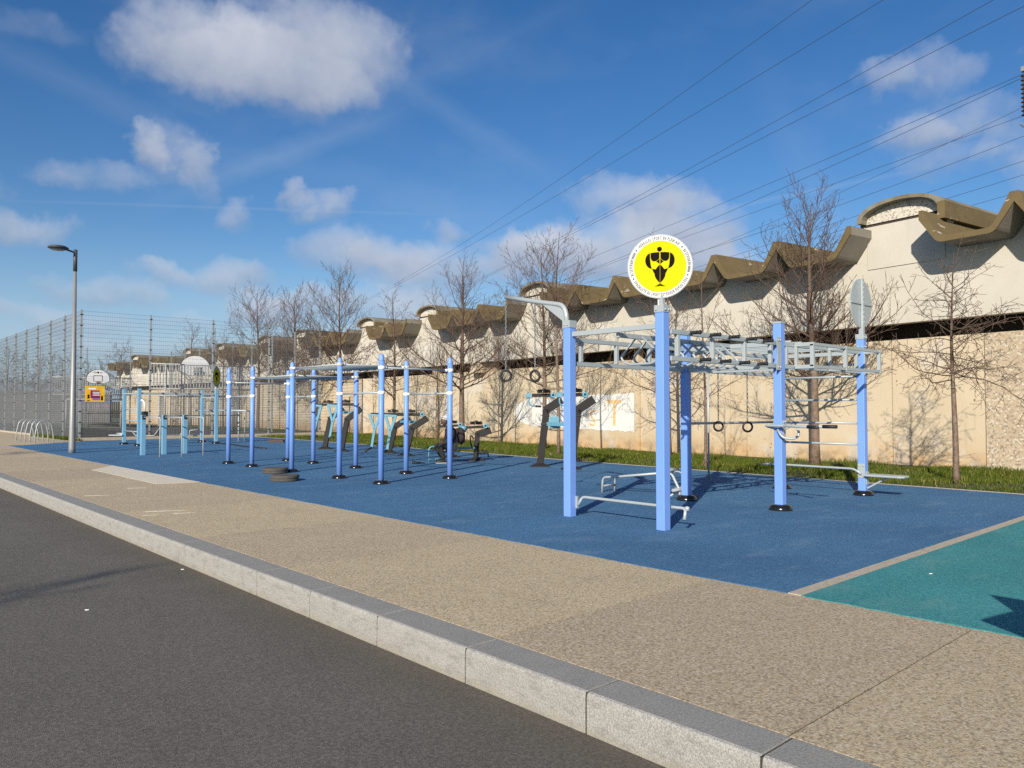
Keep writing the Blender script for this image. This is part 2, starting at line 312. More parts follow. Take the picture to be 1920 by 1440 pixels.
# ------------------------------------------------------------------ mesh builder
class MB:
    def __init__(s): s.v = []; s.f = []; s.mi = []; s.tone = []; s.cur = 0; s.smooth = []
    def add(s, vs, fs, mi=0, tone=0.0, sm=False):
        b = len(s.v); s.v.extend(tuple(x) for x in vs)
        s.f.extend([tuple(b + i for i in f) for f in fs])
        s.mi.extend([mi] * len(fs)); s.tone.extend([tone] * len(vs)); s.smooth.extend([sm] * len(fs))
        return s
    def box(s, c, d, rot=None, mi=0, tone=0.0):
        hx, hy, hz = d[0] / 2, d[1] / 2, d[2] / 2; c = Vector(c)
        vs = [Vector((x, y, z)) for x in (-hx, hx) for y in (-hy, hy) for z in (-hz, hz)]
        if rot is not None: vs = [rot @ v for v in vs]
        return s.add([v + c for v in vs], [(0, 1, 3, 2), (4, 6, 7, 5), (0, 4, 5, 1), (2, 3, 7, 6), (0, 2, 6, 4), (1, 5, 7, 3)], mi, tone)
    def beam(s, a, b, w, h, mi=0, up=(0, 0, 1), tone=0.0):   # rectangular bar from a to b: w sideways, h along up
        a = Vector(a); b = Vector(b); d = b - a; L = d.length; d.normalize(); up = Vector(up)
        if abs(d.dot(up)) > .99: up = Vector((1, 0, 0)) if abs(d.x) < .9 else Vector((0, 1, 0))
        sx = d.cross(up).normalized(); uz = sx.cross(d).normalized()
        vs = []
        for p in (a, b):
            for (i, j) in ((-1, -1), (1, -1), (1, 1), (-1, 1)): vs.append(p + sx * (w / 2 * i) + uz * (h / 2 * j))
        return s.add(vs, [(0, 1, 2, 3), (7, 6, 5, 4), (0, 4, 5, 1), (1, 5, 6, 2), (2, 6, 7, 3), (3, 7, 4, 0)], mi, tone)
    def tube(s, pts, r, n=8, mi=0, caps=True, sm=True, tone=0.0):
        pts = [Vector(p) for p in pts]; rs = r if isinstance(r, (list, tuple)) else [r] * len(pts)
        b = len(s.v); nrm = None; vs = []
        for i, p in enumerate(pts):
            if i == 0: t = pts[1] - p
            elif i == len(pts) - 1: t = p - pts[i - 1]
            else: t = (pts[i + 1] - p).normalized() + (p - pts[i - 1]).normalized()
            if t.length < 1e-9: t = Vector((0, 0, 1))
            t.normalize()
            if nrm is None: nrm = t.orthogonal().normalized()
            else:
                nrm = nrm - t * nrm.dot(t)
                nrm = nrm.normalized() if nrm.length > 1e-6 else t.orthogonal().normalized()
            bn = t.cross(nrm)
            for k in range(n):
                a = 2 * math.pi * k / n
                vs.append(p + (nrm * math.cos(a) + bn * math.sin(a)) * rs[i])
        fs = []
        for i in range(len(pts) - 1):
            for k in range(n):
                k2 = (k + 1) % n
                fs.append((i * n + k, i * n + k2, (i + 1) * n + k2, (i + 1) * n + k))
        s.add(vs, fs, mi, tone, sm)
        if caps:
            s.f.append(tuple(b + k for k in reversed(range(n)))); s.f.append(tuple(b + (len(pts) - 1) * n + k for k in range(n)))
            s.mi.extend([mi, mi]); s.smooth.extend([False, False])
        return s
    def cyl(s, a, b, r, n=16, mi=0, r2=None): return s.tube([a, b], [r, r if r2 is None else r2], n, mi)
    def lathe(s, c, prof, n=24, mi=0, axis=(0, 0, 1), flat=False):
        q = Vector((0, 0, 1)).rotation_difference(Vector(axis)); c = Vector(c); vs = []; fs = []
        for (r, z) in prof:
            for k in range(n):
                a = 2 * math.pi * k / n; vs.append(c + q @ Vector((r * math.cos(a), r * math.sin(a), z)))
        for i in range(len(prof) - 1):
            for k in range(n):
                k2 = (k + 1) % n; fs.append((i * n + k, i * n + k2, (i + 1) * n + k2, (i + 1) * n + k))
        s.add(vs, fs, mi, 0.0, not flat)
        b = len(s.v) - len(vs)
        s.f.append(tuple(b + k for k in reversed(range(n)))); s.f.append(tuple(b + (len(prof) - 1) * n + k for k in range(n)))
        s.mi.extend([mi, mi]); s.smooth.extend([False, False]); return s
    def torus(s, c, R_, r, axis, n=24, m=8, mi=0):
        q = Vector((0, 0, 1)).rotation_difference(Vector(axis)); c = Vector(c); vs = []; fs = []
        for i in range(n):
            a = 2 * math.pi * i / n
            for j in range(m):
                b = 2 * math.pi * j / m
                vs.append(c + q @ Vector(((R_ + r * math.cos(b)) * math.cos(a), (R_ + r * math.cos(b)) * math.sin(a), r * math.sin(b))))
        for i in range(n):
            for j in range(m):
                fs.append((i * m + j, ((i + 1) % n) * m + j, ((i + 1) % n) * m + (j + 1) % m, i * m + (j + 1) % m))
        return s.add(vs, fs, mi, 0.0, True)
    def prism(s, poly, ox, ux, uy, dep, mi=0, side=None, tone=0.0):   # 2-D outline (x,y) -> ox + x*ux + y*uy, extruded by vector dep
        ox, ux, uy, dep = map(Vector, (ox, ux, uy, dep)); n = len(poly)
        vs = [ox + ux * x + uy * y for x, y in poly] + [ox + ux * x + uy * y + dep for x, y in poly]
        s.add(vs, [tuple(range(n)), tuple(reversed(range(n, 2 * n)))], mi, tone)
        b = len(s.v) - 2 * n
        for i in range(n):
            j = (i + 1) % n
            s.f.append((b + i, b + n + i, b + n + j, b + j)); s.mi.append(mi if side is None else (side[i] if isinstance(side, (list, tuple)) else side)); s.smooth.append(False)
        return s
    def sphere(s, c, r, n=12, m=8, mi=0, sc_=(1, 1, 1)):
        prof = []; c = Vector(c); vs = []; fs = []
        for i in range(m + 1):
            t = math.pi * i / m
            for k in range(n):
                a = 2 * math.pi * k / n
                vs.append(c + Vector((r * sc_[0] * math.sin(t) * math.cos(a), r * sc_[1] * math.sin(t) * math.sin(a), r * sc_[2] * math.cos(t))))
        for i in range(m):
            for k in range(n): fs.append((i * n + k, (i + 1) * n + k, (i + 1) * n + (k + 1) % n, i * n + (k + 1) % n))
        return s.add(vs, fs, mi, 0.0, True)
    def build(s, name, mats, parent=None, bevel=0.0, seg=2):
        me = bpy.data.meshes.new(name); me.from_pydata(s.v, [], s.f)
        if not isinstance(mats, (list, tuple)): mats = [mats]
        for m in mats: me.materials.append(M[m] if isinstance(m, str) else m)
        me.polygons.foreach_set('material_index', s.mi); me.polygons.foreach_set('use_smooth', s.smooth)
        if any(s.tone):
            a = me.attributes.new('tone', 'FLOAT', 'POINT'); a.data.foreach_set('value', s.tone)
        me.validate(); me.update()
        o = bpy.data.objects.new(name, me); sc.collection.objects.link(o)
        if parent is not None: o.parent = parent
        if bevel > 0:
            b = o.modifiers.new('bevel', 'BEVEL'); b.width = bevel; b.segments = seg; b.limit_method = 'ANGLE'; b.angle_limit = R(40)
        return o
def tag(o, label=None, cat=None, group=None, kind=None):
    if label: o['label'] = label
    if cat: o['category'] = cat
    if group: o['group'] = group
    if kind: o['kind'] = kind
    return o
def thing(name, loc, label, cat, group=None, rz=0.0):
    o = bpy.data.objects.new(name, None); sc.collection.objects.link(o); o.location = loc; o.rotation_euler = (0, 0, rz)
    o.empty_display_size = .2; return tag(o, label, cat, group)
def copy_thing(root, loc, rz, label=None, scale=None):
    def cp(o, par):
        c = o.copy(); sc.collection.objects.link(c); c.parent = par
        for ch in list(o.children): cp(ch, c)
        return c
    r = cp(root, None); r.location = loc; r.rotation_euler = (0, 0, rz)
    if label: r['label'] = label
    if scale: r.scale = (scale, scale, scale)
    return r
def text_into(mb, s, size, place, depth=.002, mi=0, align='CENTER', bold=0.0):   # place(x, y, z) -> world
    cu = bpy.data.curves.new('t', 'FONT'); cu.body = s; cu.size = size; cu.align_x = align; cu.resolution_u = 2; cu.extrude = depth; cu.offset = bold
    ob = bpy.data.objects.new('t', cu); sc.collection.objects.link(ob)
    dg = bpy.context.evaluated_depsgraph_get(); me = bpy.data.meshes.new_from_object(ob.evaluated_get(dg))
    mb.add([place(v.co.x, v.co.y, v.co.z) for v in me.vertices], [tuple(p.vertices) for p in me.polygons], mi)
    bpy.data.objects.remove(ob); bpy.data.curves.remove(cu); bpy.data.meshes.remove(me)
def arc(c, r, a0, a1, n, ux, uz):
    c = Vector(c); ux = Vector(ux); uz = Vector(uz)
    return [c + ux * (r * math.cos(a0 + (a1 - a0) * i / n)) + uz * (r * math.sin(a0 + (a1 - a0) * i / n)) for i in range(n + 1)]
def rounded(pts, r, n=5):                # polyline with its corners rounded
    pts = [Vector(p) for p in pts]; out_ = [pts[0]]
    for i in range(1, len(pts) - 1):
        a, b, c = pts[i - 1], pts[i], pts[i + 1]
        d1 = (a - b); d2 = (c - b); rr = min(r, d1.length * .49, d2.length * .49)
        p1 = b + d1.normalized() * rr; p2 = b + d2.normalized() * rr
        for k in range(n + 1):
            t = k / n; out_.append((p1 * (1 - t) ** 2) + (b * 2 * t * (1 - t)) + (p2 * t * t))
    return out_ + [pts[-1]]
rnd = random.Random(7)
X_, Y_, Z_ = Vector((1, 0, 0)), Vector((0, 1, 0)), Vector((0, 0, 1))
# ================================================================== the setting
KF, KB, PE = 3.02, 3.29, 5.80          # kerb front, kerb back, pavement / rubber edge
mb = MB(); mb.add([(-900, -900, -.26), (900, -900, -.26), (900, 900, -.26), (-900, 900, -.26)], [(0, 1, 2, 3)]); tag(mb.build('ground', 'ground'), kind='structure')
mb = MB(); mb.add([(-9, -60, -.215), (KF + .02, -60, -.215), (KF + .02, 160, -.215), (-9, 160, -.215)], [(0, 1, 2, 3)]); tag(mb.build('road', 'asphalt'), kind='structure')
mb = MB(); u = -9.26
while u < 90:
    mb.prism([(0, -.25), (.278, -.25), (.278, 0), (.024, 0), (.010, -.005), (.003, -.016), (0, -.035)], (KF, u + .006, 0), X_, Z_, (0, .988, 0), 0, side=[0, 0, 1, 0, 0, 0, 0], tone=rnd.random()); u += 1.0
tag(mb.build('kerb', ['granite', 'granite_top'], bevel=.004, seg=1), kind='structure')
mb = MB(); mb.box((KF + .145, 40, -.13), (.27, 99, .246)); tag(mb.build('kerb_joint', 'joint'), kind='structure')
mb = MB(); mb.add([(KF + .2, -10, -.006), (15.2, -10, -.006), (15.2, 90, -.006), (KF + .2, 90, -.006)], [(0, 1, 2, 3)]); tag(mb.build('pavement_bed', 'joint'), kind='structure')
mb = MB(); J = [-10, -7.2, -4.2, -1.25, 1.76, 3.78, 6.70, 8.95, 11.9, 14.9, 18.0, 21.0, 24.0, 27.0, 30.0, 33.0, 36.0]
for i in range(len(J) - 1):
    tn = [.2, .1, .5, .35, .55, .1, .35, .0, .25, .1, .5, .2, .3, .1, .4, .2][i]
    xe = PE + (.07 if i == 0 else 0)
    mb.prism([(KB + .012, J[i] + .006), (PE, J[i] + .006), (PE, J[i + 1] - .006), (KB + .012, J[i + 1] - .006)], (0, 0, -.069), X_, Y_, (0, 0, .069), tone=tn)
yy = 36.0
while yy < 86: mb.prism([(KB + .012, yy + .006), (8.95, yy + .006), (8.95, yy + 2.99), (KB + .012, yy + 2.99)], (0, 0, -.06), X_, Y_, (0, 0, .06), tone=rnd.random() * .5); yy += 3
tag(mb.build('pavement', 'pave'), kind='structure')
mb = MB(); mb.prism([(5.02, 15.75), (5.795, 15.6), (5.795, 21.6), (5.02, 20.4)], (0, 0, .0005), X_, Y_, (0, 0, .004)); 
for (sx, sy, sl_, sw_) in ((310, 958, .55, .06), (345, 962, .30, .04), (257, 915, .35, .05), (182, 929, .42, .05), (283, 966, .22, .03)):
    p = G(sx, sy, .0005); a_ = Vector((math.cos(YAW + .25), math.sin(YAW + .25), 0)); b_ = Vector((-a_.y, a_.x, 0))
    mb.prism([(-sl_ / 2, 0), (-sl_ * .2, -sw_), (sl_ * .1, -sw_ * .4), (sl_ / 2, sw_ * .2), (sl_ * .15, sw_ * .7), (-sl_ * .1, sw_), (-sl_ * .35, sw_ * .3)], p, a_, b_, (0, 0, .0025))
tag(mb.build('pavement_patch', 'patch'), kind='structure')
# rubber surfaces, slightly ragged along the pavement
def ragged(x, y0, y1, st, amp):
    out_ = []; y = y0
    while y < y1: out_.append((x + rnd.uniform(-amp, amp), y)); y += st
    return out_
mb = MB(); DIV = 3.0                  # dividing strip between teal and blue crosses at u ~ 3
lx = ragged(PE - .01, 3.09, 35.4, .11, .010)
poly = [(15.3, 3.09)] + lx + [(6.05, 35.5), (8.3, 37.7), (9.5, 38.3), (16.9, 38.3), (16.75, 31.3), (16.2, 19), (15.85, 15.3), (15.5, 9), (15.35, 5)]
mb.prism(poly[::-1], (0, 0, -.05), X_, Y_, (0, 0, .056)); tag(mb.build('blue_rubber_surface', 'rubber'), kind='structure')
mb = MB(); lx = ragged(PE - .01, -9.0, 2.96, .11, .010)
mb.prism(([(15.25, -9.0)] + lx + [(PE, 2.97), (15.25, 2.97)])[::-1], (0, 0, -.05), X_, Y_, (0, 0, .056)); tag(mb.build('teal_rubber_surface', 'teal'), kind='structure')
mb = MB(); mb.prism([(PE, 2.975), (15.3, 2.975), (15.3, 3.085), (PE, 3.085)], (0, 0, -.05), X_, Y_, (0, 0, .058)); 
ed = [(15.3, -9), (15.3, 3.08), (15.36, 5), (15.51, 9), (15.86, 15.3), (16.21, 19), (16.76, 31.3), (16.91, 38.3)]
for a, b in zip(ed, ed[1:]): mb.prism([(a[0], a[1]), (a[0] + .08, a[1]), (b[0] + .08, b[1]), (b[0], b[1])], (0, 0, -.05), X_, Y_, (0, 0, .062))
tag(mb.build('edging_strip', 'edge'), kind='structure')
# ------------------------------------------------------------------ building path
BP0 = Vector((*cf(10.0, 19.65), 0)); SEG = [(-30, -33.8), (16, -33.8), (25, -35.9), (32, -38), (41, -40), (49.5, -40.5), (58, -42), (66, -44), (200, -47)]
def heading(a): x, y = cf(math.sin(R(a)), math.cos(R(a))); return Vector((x, y, 0))
def bpath(t):
    p = BP0.copy()
    if t < 0: return p + heading(-33.8) * t, heading(-33.8)
    prev = 0
    for (e, a) in SEG[1:]:
        if t <= e: return p + heading(a) * (t - prev), heading(a)
        p = p + heading(a) * (e - prev); prev = e
def nrm_out(h): return Vector((h.y, -h.x, 0)) * -1      # points from the building to the viewer
h0 = bpath(0)[1]; n0 = nrm_out(h0)
if n0.dot(-BP0) < 0:
    nrm_out = lambda h: Vector((h.y, -h.x, 0))
T0, T1 = -15.4, 80.0
def wp(t, off, z): p, h = bpath(t); return p + nrm_out(h) * off + Z_ * z
# lawn
mb = MB(); rows = 46; cols = 9; base = []
def edge_x(y):
    for a, b in zip(ed, ed[1:]):
        if y <= b[1]: return a[0] + (b[0] - a[0]) * (y - a[1]) / (b[1] - a[1])
    return ed[-1][0]
def wall_x(y):
    lo, hi = T0 - 5, T1
    for _ in range(30):
        md = (lo + hi) / 2
        if bpath(md)[0].y < y: lo = md
        else: hi = md
    return bpath(lo)[0].x
def lawn_z(x, y):
    e = edge_x(y); w = wall_x(y); k = min(1, max(0, (x - e) / (w - e)))
    return .045 * math.sin(min(1, k * 4) * 1.57) - (.04 + .13 * min(1, max(0, (y - 6) / 14))) * k + .02 * math.sin(x * 1.7 + y * 1.1) * min(1, k * 5)
ys = [-9 + 100 * i / 120 for i in range(121)]
vs = []; fs = []
for i, y in enumerate(ys):
    e = edge_x(y) + .08 if y < 38.3 else 21.6; w = wall_x(y) + 1.2
    for j in range(cols + 1):
        x = e + (w - e) * j / cols; vs.append((x, y, lawn_z(x, y)))
for i in range(120):
    for j in range(cols): a = i * (cols + 1) + j; fs.append((a, a + 1, a + cols + 2, a + cols + 1))
mb.add(vs, fs, sm=True); tag(mb.build('lawn', 'soil'), kind='structure')
def blades(name, n, seed, region, hmin, hmax, wd, label, zf=lawn_z, tone_hi=1.0):
    rg = np.random.default_rng(seed); pts = []
    while len(pts) < n:
        p = region(rg)
        if p is not None: pts.append(p)
    pts = np.array(pts); N = len(pts)
    ang = rg.uniform(0, 6.283, N); ln = rg.uniform(hmin, hmax, N) * pts[:, 3]; lean = rg.uniform(.1, .9, N); la = rg.uniform(0, 6.283, N)
    w = wd * rg.uniform(.6, 1.4, N) * .5
    c, s = np.cos(ang) * w, np.sin(ang) * w; b = pts[:, :3]
    V = np.zeros((N, 5, 3)); lv = np.stack([np.cos(la) * lean * ln, np.sin(la) * lean * ln, np.zeros(N)], 1)
    V[:, 0] = b + np.stack([-c, -s, np.full(N, -.01)], 1); V[:, 1] = b + np.stack([c, s, np.full(N, -.01)], 1)
    mid = b + lv * .3; mid[:, 2] += ln * .55
    V[:, 2] = mid + np.stack([c, s, np.zeros(N)], 1) * .8; V[:, 3] = mid - np.stack([c, s, np.zeros(N)], 1) * .8
    V[:, 4] = b + lv; V[:, 4, 2] += ln * (1 - .35 * lean)
    me = bpy.data.meshes.new(name); me.vertices.add(N * 5); me.vertices.foreach_set('co', V.ravel())
    idx = (np.arange(N) * 5)[:, None]
    loops = np.concatenate([idx + np.array([[0, 1, 2, 3]]), idx + np.array([[3, 2, 4]])], 1)
    me.loops.add(N * 7); me.loops.foreach_set('vertex_index', loops.ravel().astype(np.int32)); me.polygons.add(N * 2)
    st_ = np.stack([np.arange(N) * 7, np.arange(N) * 7 + 4], 1).ravel(); tt = np.tile([4, 3], N)
    me.polygons.foreach_set('loop_start', st_.astype(np.int32)); me.update(calc_edges=True); me.validate()
    a = me.attributes.new('tone', 'FLOAT', 'POINT'); a.data.foreach_set('value', np.repeat(rg.uniform(0, tone_hi, N), 5))
    me.materials.append(M['grass']); o = bpy.data.objects.new(name, me); sc.collection.objects.link(o)
    return tag(o, label, 'grass', kind='stuff')
clump = [(rnd.uniform(15, 26), rnd.uniform(0, 60), rnd.uniform(.2, .8)) for _ in range(240)]
bare = [(20.0, 9.75, 1.0), (19.6, 8.2, .9), (18.9, 3.6, .9), (18.1, 3.5, .6)]
def reg(rg):
    y = -2 + 70 * rg.random() ** 1.55; e = edge_x(y) if y < 38.3 else 21.6; x = e + .08 + (wall_x(y) - .1 - e) * rg.random()
    g = math.sin(x * 2.1 + 1.3 * math.sin(y * 1.2)) * math.sin(y * 1.7 + x) * .5 + .5
    if rg.random() > .12 + 1.0 * g: return None
    for (bx, by, br) in bare:
        if (x - bx) ** 2 + ((y - by) * .8) ** 2 < br * br * rg.random(): return None
    return (x, y, lawn_z(x, y), .55 + .8 * g * (1.0 if x > e + .5 else .6))
blades('grass', 150000, 3, reg, .05, .16, .012, 'rough green grass between the blue surface and the concrete hall')
def reg2(rg):
    y = 38.5 + 9 * rg.random(); return (8.7 + .35 * rg.random() * (1 if y < 42 else .6), y, 0.0, .5 + rg.random()) if rg.random() < .6 else None
blades('weeds', 2500, 9, reg2, .06, .2, .02, 'weedy green strip at the foot of the wire fence behind the bike hoops', zf=None)
# ------------------------------------------------------------------ concrete hall
hall = thing('concrete_hall', bpath(0)[0], 'long pale concrete hall with brown folded roof troughs and small barrel vaults behind the trees', 'building')
HO = hall.location
def loc(v): return tuple(Vector(v) - HO)
Z_SLOT, Z_LOW, ZT = 3.66, 3.28, 5.38
ZB, PKZ = 5.36, 6.17
mb = MB(); t = T0                       # upper wall: extruded in short straight runs
MOD = 2.15
def tpo(px, off):                       # facade coordinate seen at an image column, for things standing off the wall
    r = (px - CX) / F_PX; lo, hi = -12, 90; d = Vector((-math.sin(YAW), math.cos(YAW), 0)); rt = Vector((math.cos(YAW), math.sin(YAW), 0))
    for _ in range(40):
        md = (lo + hi) / 2; p = wp(md, off, 0)
        if p.dot(rt) / p.dot(d) > r: lo = md
        else: hi = md
    return lo
arches = [tpo(px, .28) for px in (1688, 1001, 799, 684.5, 560, 492, 411, 350, 251)]
elems = []                              # (kind, start, width) read off the photograph
for a in arches: elems.append(('A', a - MOD / 2, MOD))
for a, b in zip(arches, arches[1:]):
    s0, s1 = a + MOD / 2 - .22, b - MOD / 2 - .35; n = max(1, round((s1 - s0) / 2.2)); w = (s1 - s0) / n
    for k in range(n): elems.append(('T', s0 + k * w, w))
s1 = arches[-1] + MOD / 2
for k in range(2): elems.append(('T', s1 + k * 2.2 - .2, 2.2))
for k in range(6): elems.append(('T', -1.0 - 2.08 * (k + 1), 2.08))
tend = max(e[1] + e[2] for e in elems)
T1 = tend
cuts = sorted(set([T0] + [e for e, _ in SEG[1:] if e < T1] + [T1]))
for a, b in zip(cuts, cuts[1:]):
    mb.prism([(0, 0), (1, 0), (1, 1), (0, 1)], loc(wp(a, 0, Z_SLOT)), Vector(wp(b, 0, 0) - wp(a, 0, 0)), Z_ * (ZT - .02 - Z_SLOT), -nrm_out(bpath((a + b) / 2)[1]) * .3)
for kind_, t0_, W_ in elems:                # wall between and under the troughs
    p_, h_2 = bpath(t0_ + W_ / 2); n_2 = nrm_out(h_2); p_ = wp(t0_ + W_ / 2, 0, 0) - h_2 * (W_ / 2)
    if kind_ == 'A': mb.prism([(-.02, 5.3), (W_ + .02, 5.3), (W_ + .02, 6.32), (-.02, 6.32)], loc(p_ + n_2 * .003), h_2, Z_, -n_2 * .3)
    else:
        mb.prism([(-.012, 5.35), (.46, 5.355), (-.012, 5.99)][::-1], loc(p_ + n_2 * .002), h_2, Z_, -n_2 * .3); mb.prism([(W_ + .012, 5.35), (W_ + .012, 5.99), (W_ - .42, 5.355)][::-1], loc(p_ + n_2 * .002), h_2, Z_, -n_2 * .3)
mb.build('upper_wall', 'upper', hall)
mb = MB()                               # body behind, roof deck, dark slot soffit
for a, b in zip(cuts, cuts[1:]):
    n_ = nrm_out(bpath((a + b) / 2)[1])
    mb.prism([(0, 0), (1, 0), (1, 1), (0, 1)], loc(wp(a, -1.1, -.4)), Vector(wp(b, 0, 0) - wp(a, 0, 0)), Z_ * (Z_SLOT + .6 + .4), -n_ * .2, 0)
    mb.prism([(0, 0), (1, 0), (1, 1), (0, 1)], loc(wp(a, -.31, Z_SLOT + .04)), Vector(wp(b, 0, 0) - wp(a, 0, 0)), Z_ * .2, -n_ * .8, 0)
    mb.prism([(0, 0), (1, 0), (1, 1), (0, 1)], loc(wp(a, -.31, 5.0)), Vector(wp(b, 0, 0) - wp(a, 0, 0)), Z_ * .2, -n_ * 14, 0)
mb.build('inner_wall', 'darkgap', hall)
mb = MB()                               # lower wall panels with open joints
def tpx(px):                            # facade coordinate seen at image column px
    r = (px - CX) / F_PX; lo, hi = -12, 70
    for _ in range(40):
        md = (lo + hi) / 2; p = bpath(md)[0]; d = Vector((-math.sin(YAW), math.cos(YAW), 0)); rt = Vector((math.cos(YAW), math.sin(YAW), 0))
        if p.dot(rt) / p.dot(d) > r: lo = md
        else: hi = md
    return lo
js = [T0, -11.6, -7.6, -4.6, tpx(1834) + .05, tpx(1655), tpx(1507), tpx(1382), tpx(1352), tpx(1184), tpx(1175), tpx(1040), tpx(913), tpx(893), tpx(800), tpx(735), tpx(690), tpx(640), tpx(612)]
while js[-1] < T1 - 4: js.append(js[-1] + 4.1)
js.append(T1); js = sorted(js + [e for e, _ in SEG[1:] if e < T1 - 1])
for i, (a, b) in enumerate(zip(js, js[1:])):
    ro = .45 if (b - a) > .6 else .36
    top = Z_LOW + (.35 if (b - a) < .95 else 0)
    if b > a + .05: mb.prism([(0, 0), (1, 0), (1, 1), (0, 1)], loc(wp(a + .012, -ro, -.4)), Vector(wp(b - .012, 0, 0) - wp(a + .012, 0, 0)), Z_ * (top + .4), -nrm_out(bpath((a + b) / 2)[1]) * .25, 1 if b < tpx(1834) + .3 else 0, tone=[.0, .35, .1, .5, .25, .05][i % 6])
mb.build('lower_wall', ['wall', 'pebblewall'], hall)
mb = MB()
for (a, b) in ((tpx(897), tpx(880)),):
    mb.prism([(0, 0), (1, 0), (1, 1), (0, 1)], loc(wp(a, -.03, Z_LOW - .1)), Vector(wp(b, 0, 0) - wp(a, 0, 0)), Z_ * .5, -nrm_out(bpath(a)[1]) * .4)
mb.build('pilaster_head', 'wall', hall)
# end wall of the hall
# roof troughs (\_/ shells) and barrel vaults
TH = .13
def trough_profile(w):
    k = w / 2.33; q = lambda pts, r: [(p.x, p.y) for p in rounded([Vector((x * k, z, 0)) for x, z in pts], r, 4)]
    inner = q([(.10, PKZ + .02), (.17, PKZ - .12), (.53, ZB + TH), (1.80, ZB + TH), (2.16, PKZ - .10), (2.23, PKZ + .02)], .13)
    outer = q([(2.33, PKZ - .20), (1.86, ZB), (.47, ZB), (0, PKZ - .20)], .14)
    return [(0, PKZ + .02)] + inner + [(w, PKZ + .02)] + outer, [0] * (len(inner) + 1) + [1] * (len(outer) + 1)
def el_frame(t0, w):
    p0, h = bpath(t0 + w / 2); return h, nrm_out(h)
for kind, t0, W_ in elems:
    h, n_ = el_frame(t0, W_); p0 = wp(t0 + W_ / 2, 0, 0) - h * (W_ / 2); U_OUT, U_SIDE = trough_profile(W_)
    if kind == 'T':
        mb = MB(); mb.prism(U_OUT, loc(p0 + n_ * .95), h, Z_, -n_ * 7.2, 0, side=U_SIDE)
        # flat brown front rim, standing a little proud
        mb.prism([(x, z) for x, z in U_OUT], loc(p0 + n_ * .955), h, Z_, n_ * .05, 0)
        mb.build('roof_trough', ['brown', 'shell'], hall)
        mb = MB(); mb.prism([(.14, PKZ - .3), (.50, ZB + .02), (W_ - .47, ZB + .02), (W_ - .14, PKZ - .3)][::-1], loc(p0 - n_ * 5.6), h, Z_, -n_ * .15)
        mb.build('end_plate', 'brown', hall)
    else:
        a_, c_ = MOD / 2, MOD / 2; n = 18; o_, i_ = [], []
        for j in range(n + 1):
            th = math.pi * j / n
            o_.append((c_ - (a_ + .05) * math.cos(th), 6.38 + .50 * math.sin(th) ** .8)); i_.append((c_ - (a_ - .08) * math.cos(th), 6.36 + .43 * math.sin(th) ** .8))
        mb = MB(); b = 0
        for j in range(n):
            mb.prism([o_[j], o_[j + 1], i_[j + 1], i_[j]], loc(p0 + n_ * .28), h, Z_, -n_ * 7.5, 0, side=0)
        v_ = mb.build('barrel_vault', 'mossroof', hall)
        mb = MB()
        mb.prism(i_[::-1], loc(p0 + n_ * .02), h, Z_, -n_ * .12, 0); mb.build('infill_panel', 'infill', v_).location = (0, 0, 0)
        mb = MB()                       # deep edge beams either side of the vault
        for x in (-.12, MOD - .06):
            mb.prism([(x, 6.08), (x + .18, 6.08), (x + .18, 6.50), (x, 6.50)], loc(p0 + n_ * (.32 if x < 0 else -.02)), h, Z_, -n_ * 7.2, 0)
        mb.build('edge_beam', 'brown', v_)
        mb = MB(); mb.prism([(.02, 6.29), (MOD - .02, 6.29), (MOD - .02, 6.335), (.02, 6.335)], loc(p0 + n_ * .006), h, Z_, -n_ * .1); mb.build('shadow_joint', 'darkgap', v_)
        mb = MB(); mb.prism([(.04, 5.15), (MOD - .1, 5.15), (MOD - .1, 6.27), (.04, 6.27)], loc(p0 + n_ * .025), h, Z_, -n_ * .05); mb.build('gable_panel', 'upper', hall)
# painted cover patch with faded orange letters
tp0, tp1 = tpx(1172), tpx(948)
hh = bpath((tp0 + tp1) / 2)[1]; nn = nrm_out(hh)
o0 = Vector(wp(tp0, -.444, 0)); Lp = tp1 - tp0
def strip_on_wall(ta, tb, zlo, zhi, off, st=.12):
    mb = MB(); n = int((tb - ta) / st); vs = []; fs = []
    for k in range(n + 1):
        f = k / n; t = ta + (tb - ta) * f; vs += [wp(t, off, zlo(f)), wp(t, off, zhi(f))]
    for k in range(n): fs.append((2 * k, 2 * k + 2, 2 * k + 3, 2 * k + 1))
    return mb.add(vs, fs)
rr_ = random.Random(3); jit = [rr_.uniform(-.03, .03) for _ in range(400)]
def rnd_end(f): return 1.0 if f < .72 else math.sqrt(max(0, 1 - ((f - .72) / .28) ** 2))
cover = tag(strip_on_wall(tp0, tp1, lambda f: 1.27 - (.67 - .08 * f) * rnd_end(f) + jit[int(f * 99)], lambda f: 1.27 + (.76 - .08 * f) * rnd_end(f) + jit[int(f * 99) + 100], -.440).build('painted_patch', 'graffwhite'), 'large white painted patch with faded orange letters low on the hall wall', 'graffiti')
for s_, tq, z_, sz in (('T', 1.1, .80, 1.45), ('S', 2.4, .76, .95), ('E', 3.4, .76, .9), ('N', 7.4, .85, 1.0), ('V', 9.3, .9, 1.1)):
    if tp0 + tq > tp1 - .6: continue
    ba = Vector(wp(tp0 + tq, -.436, 0)); hq = bpath(tp0 + tq)[1]; nq = nrm_out(hq)
    mb = MB(); text_into(mb, s_, sz, lambda x, y, z: ba - hq * x + Z_ * (z_ + y) + nq * z, .001); mb.build('letter', 'graffor', cover)
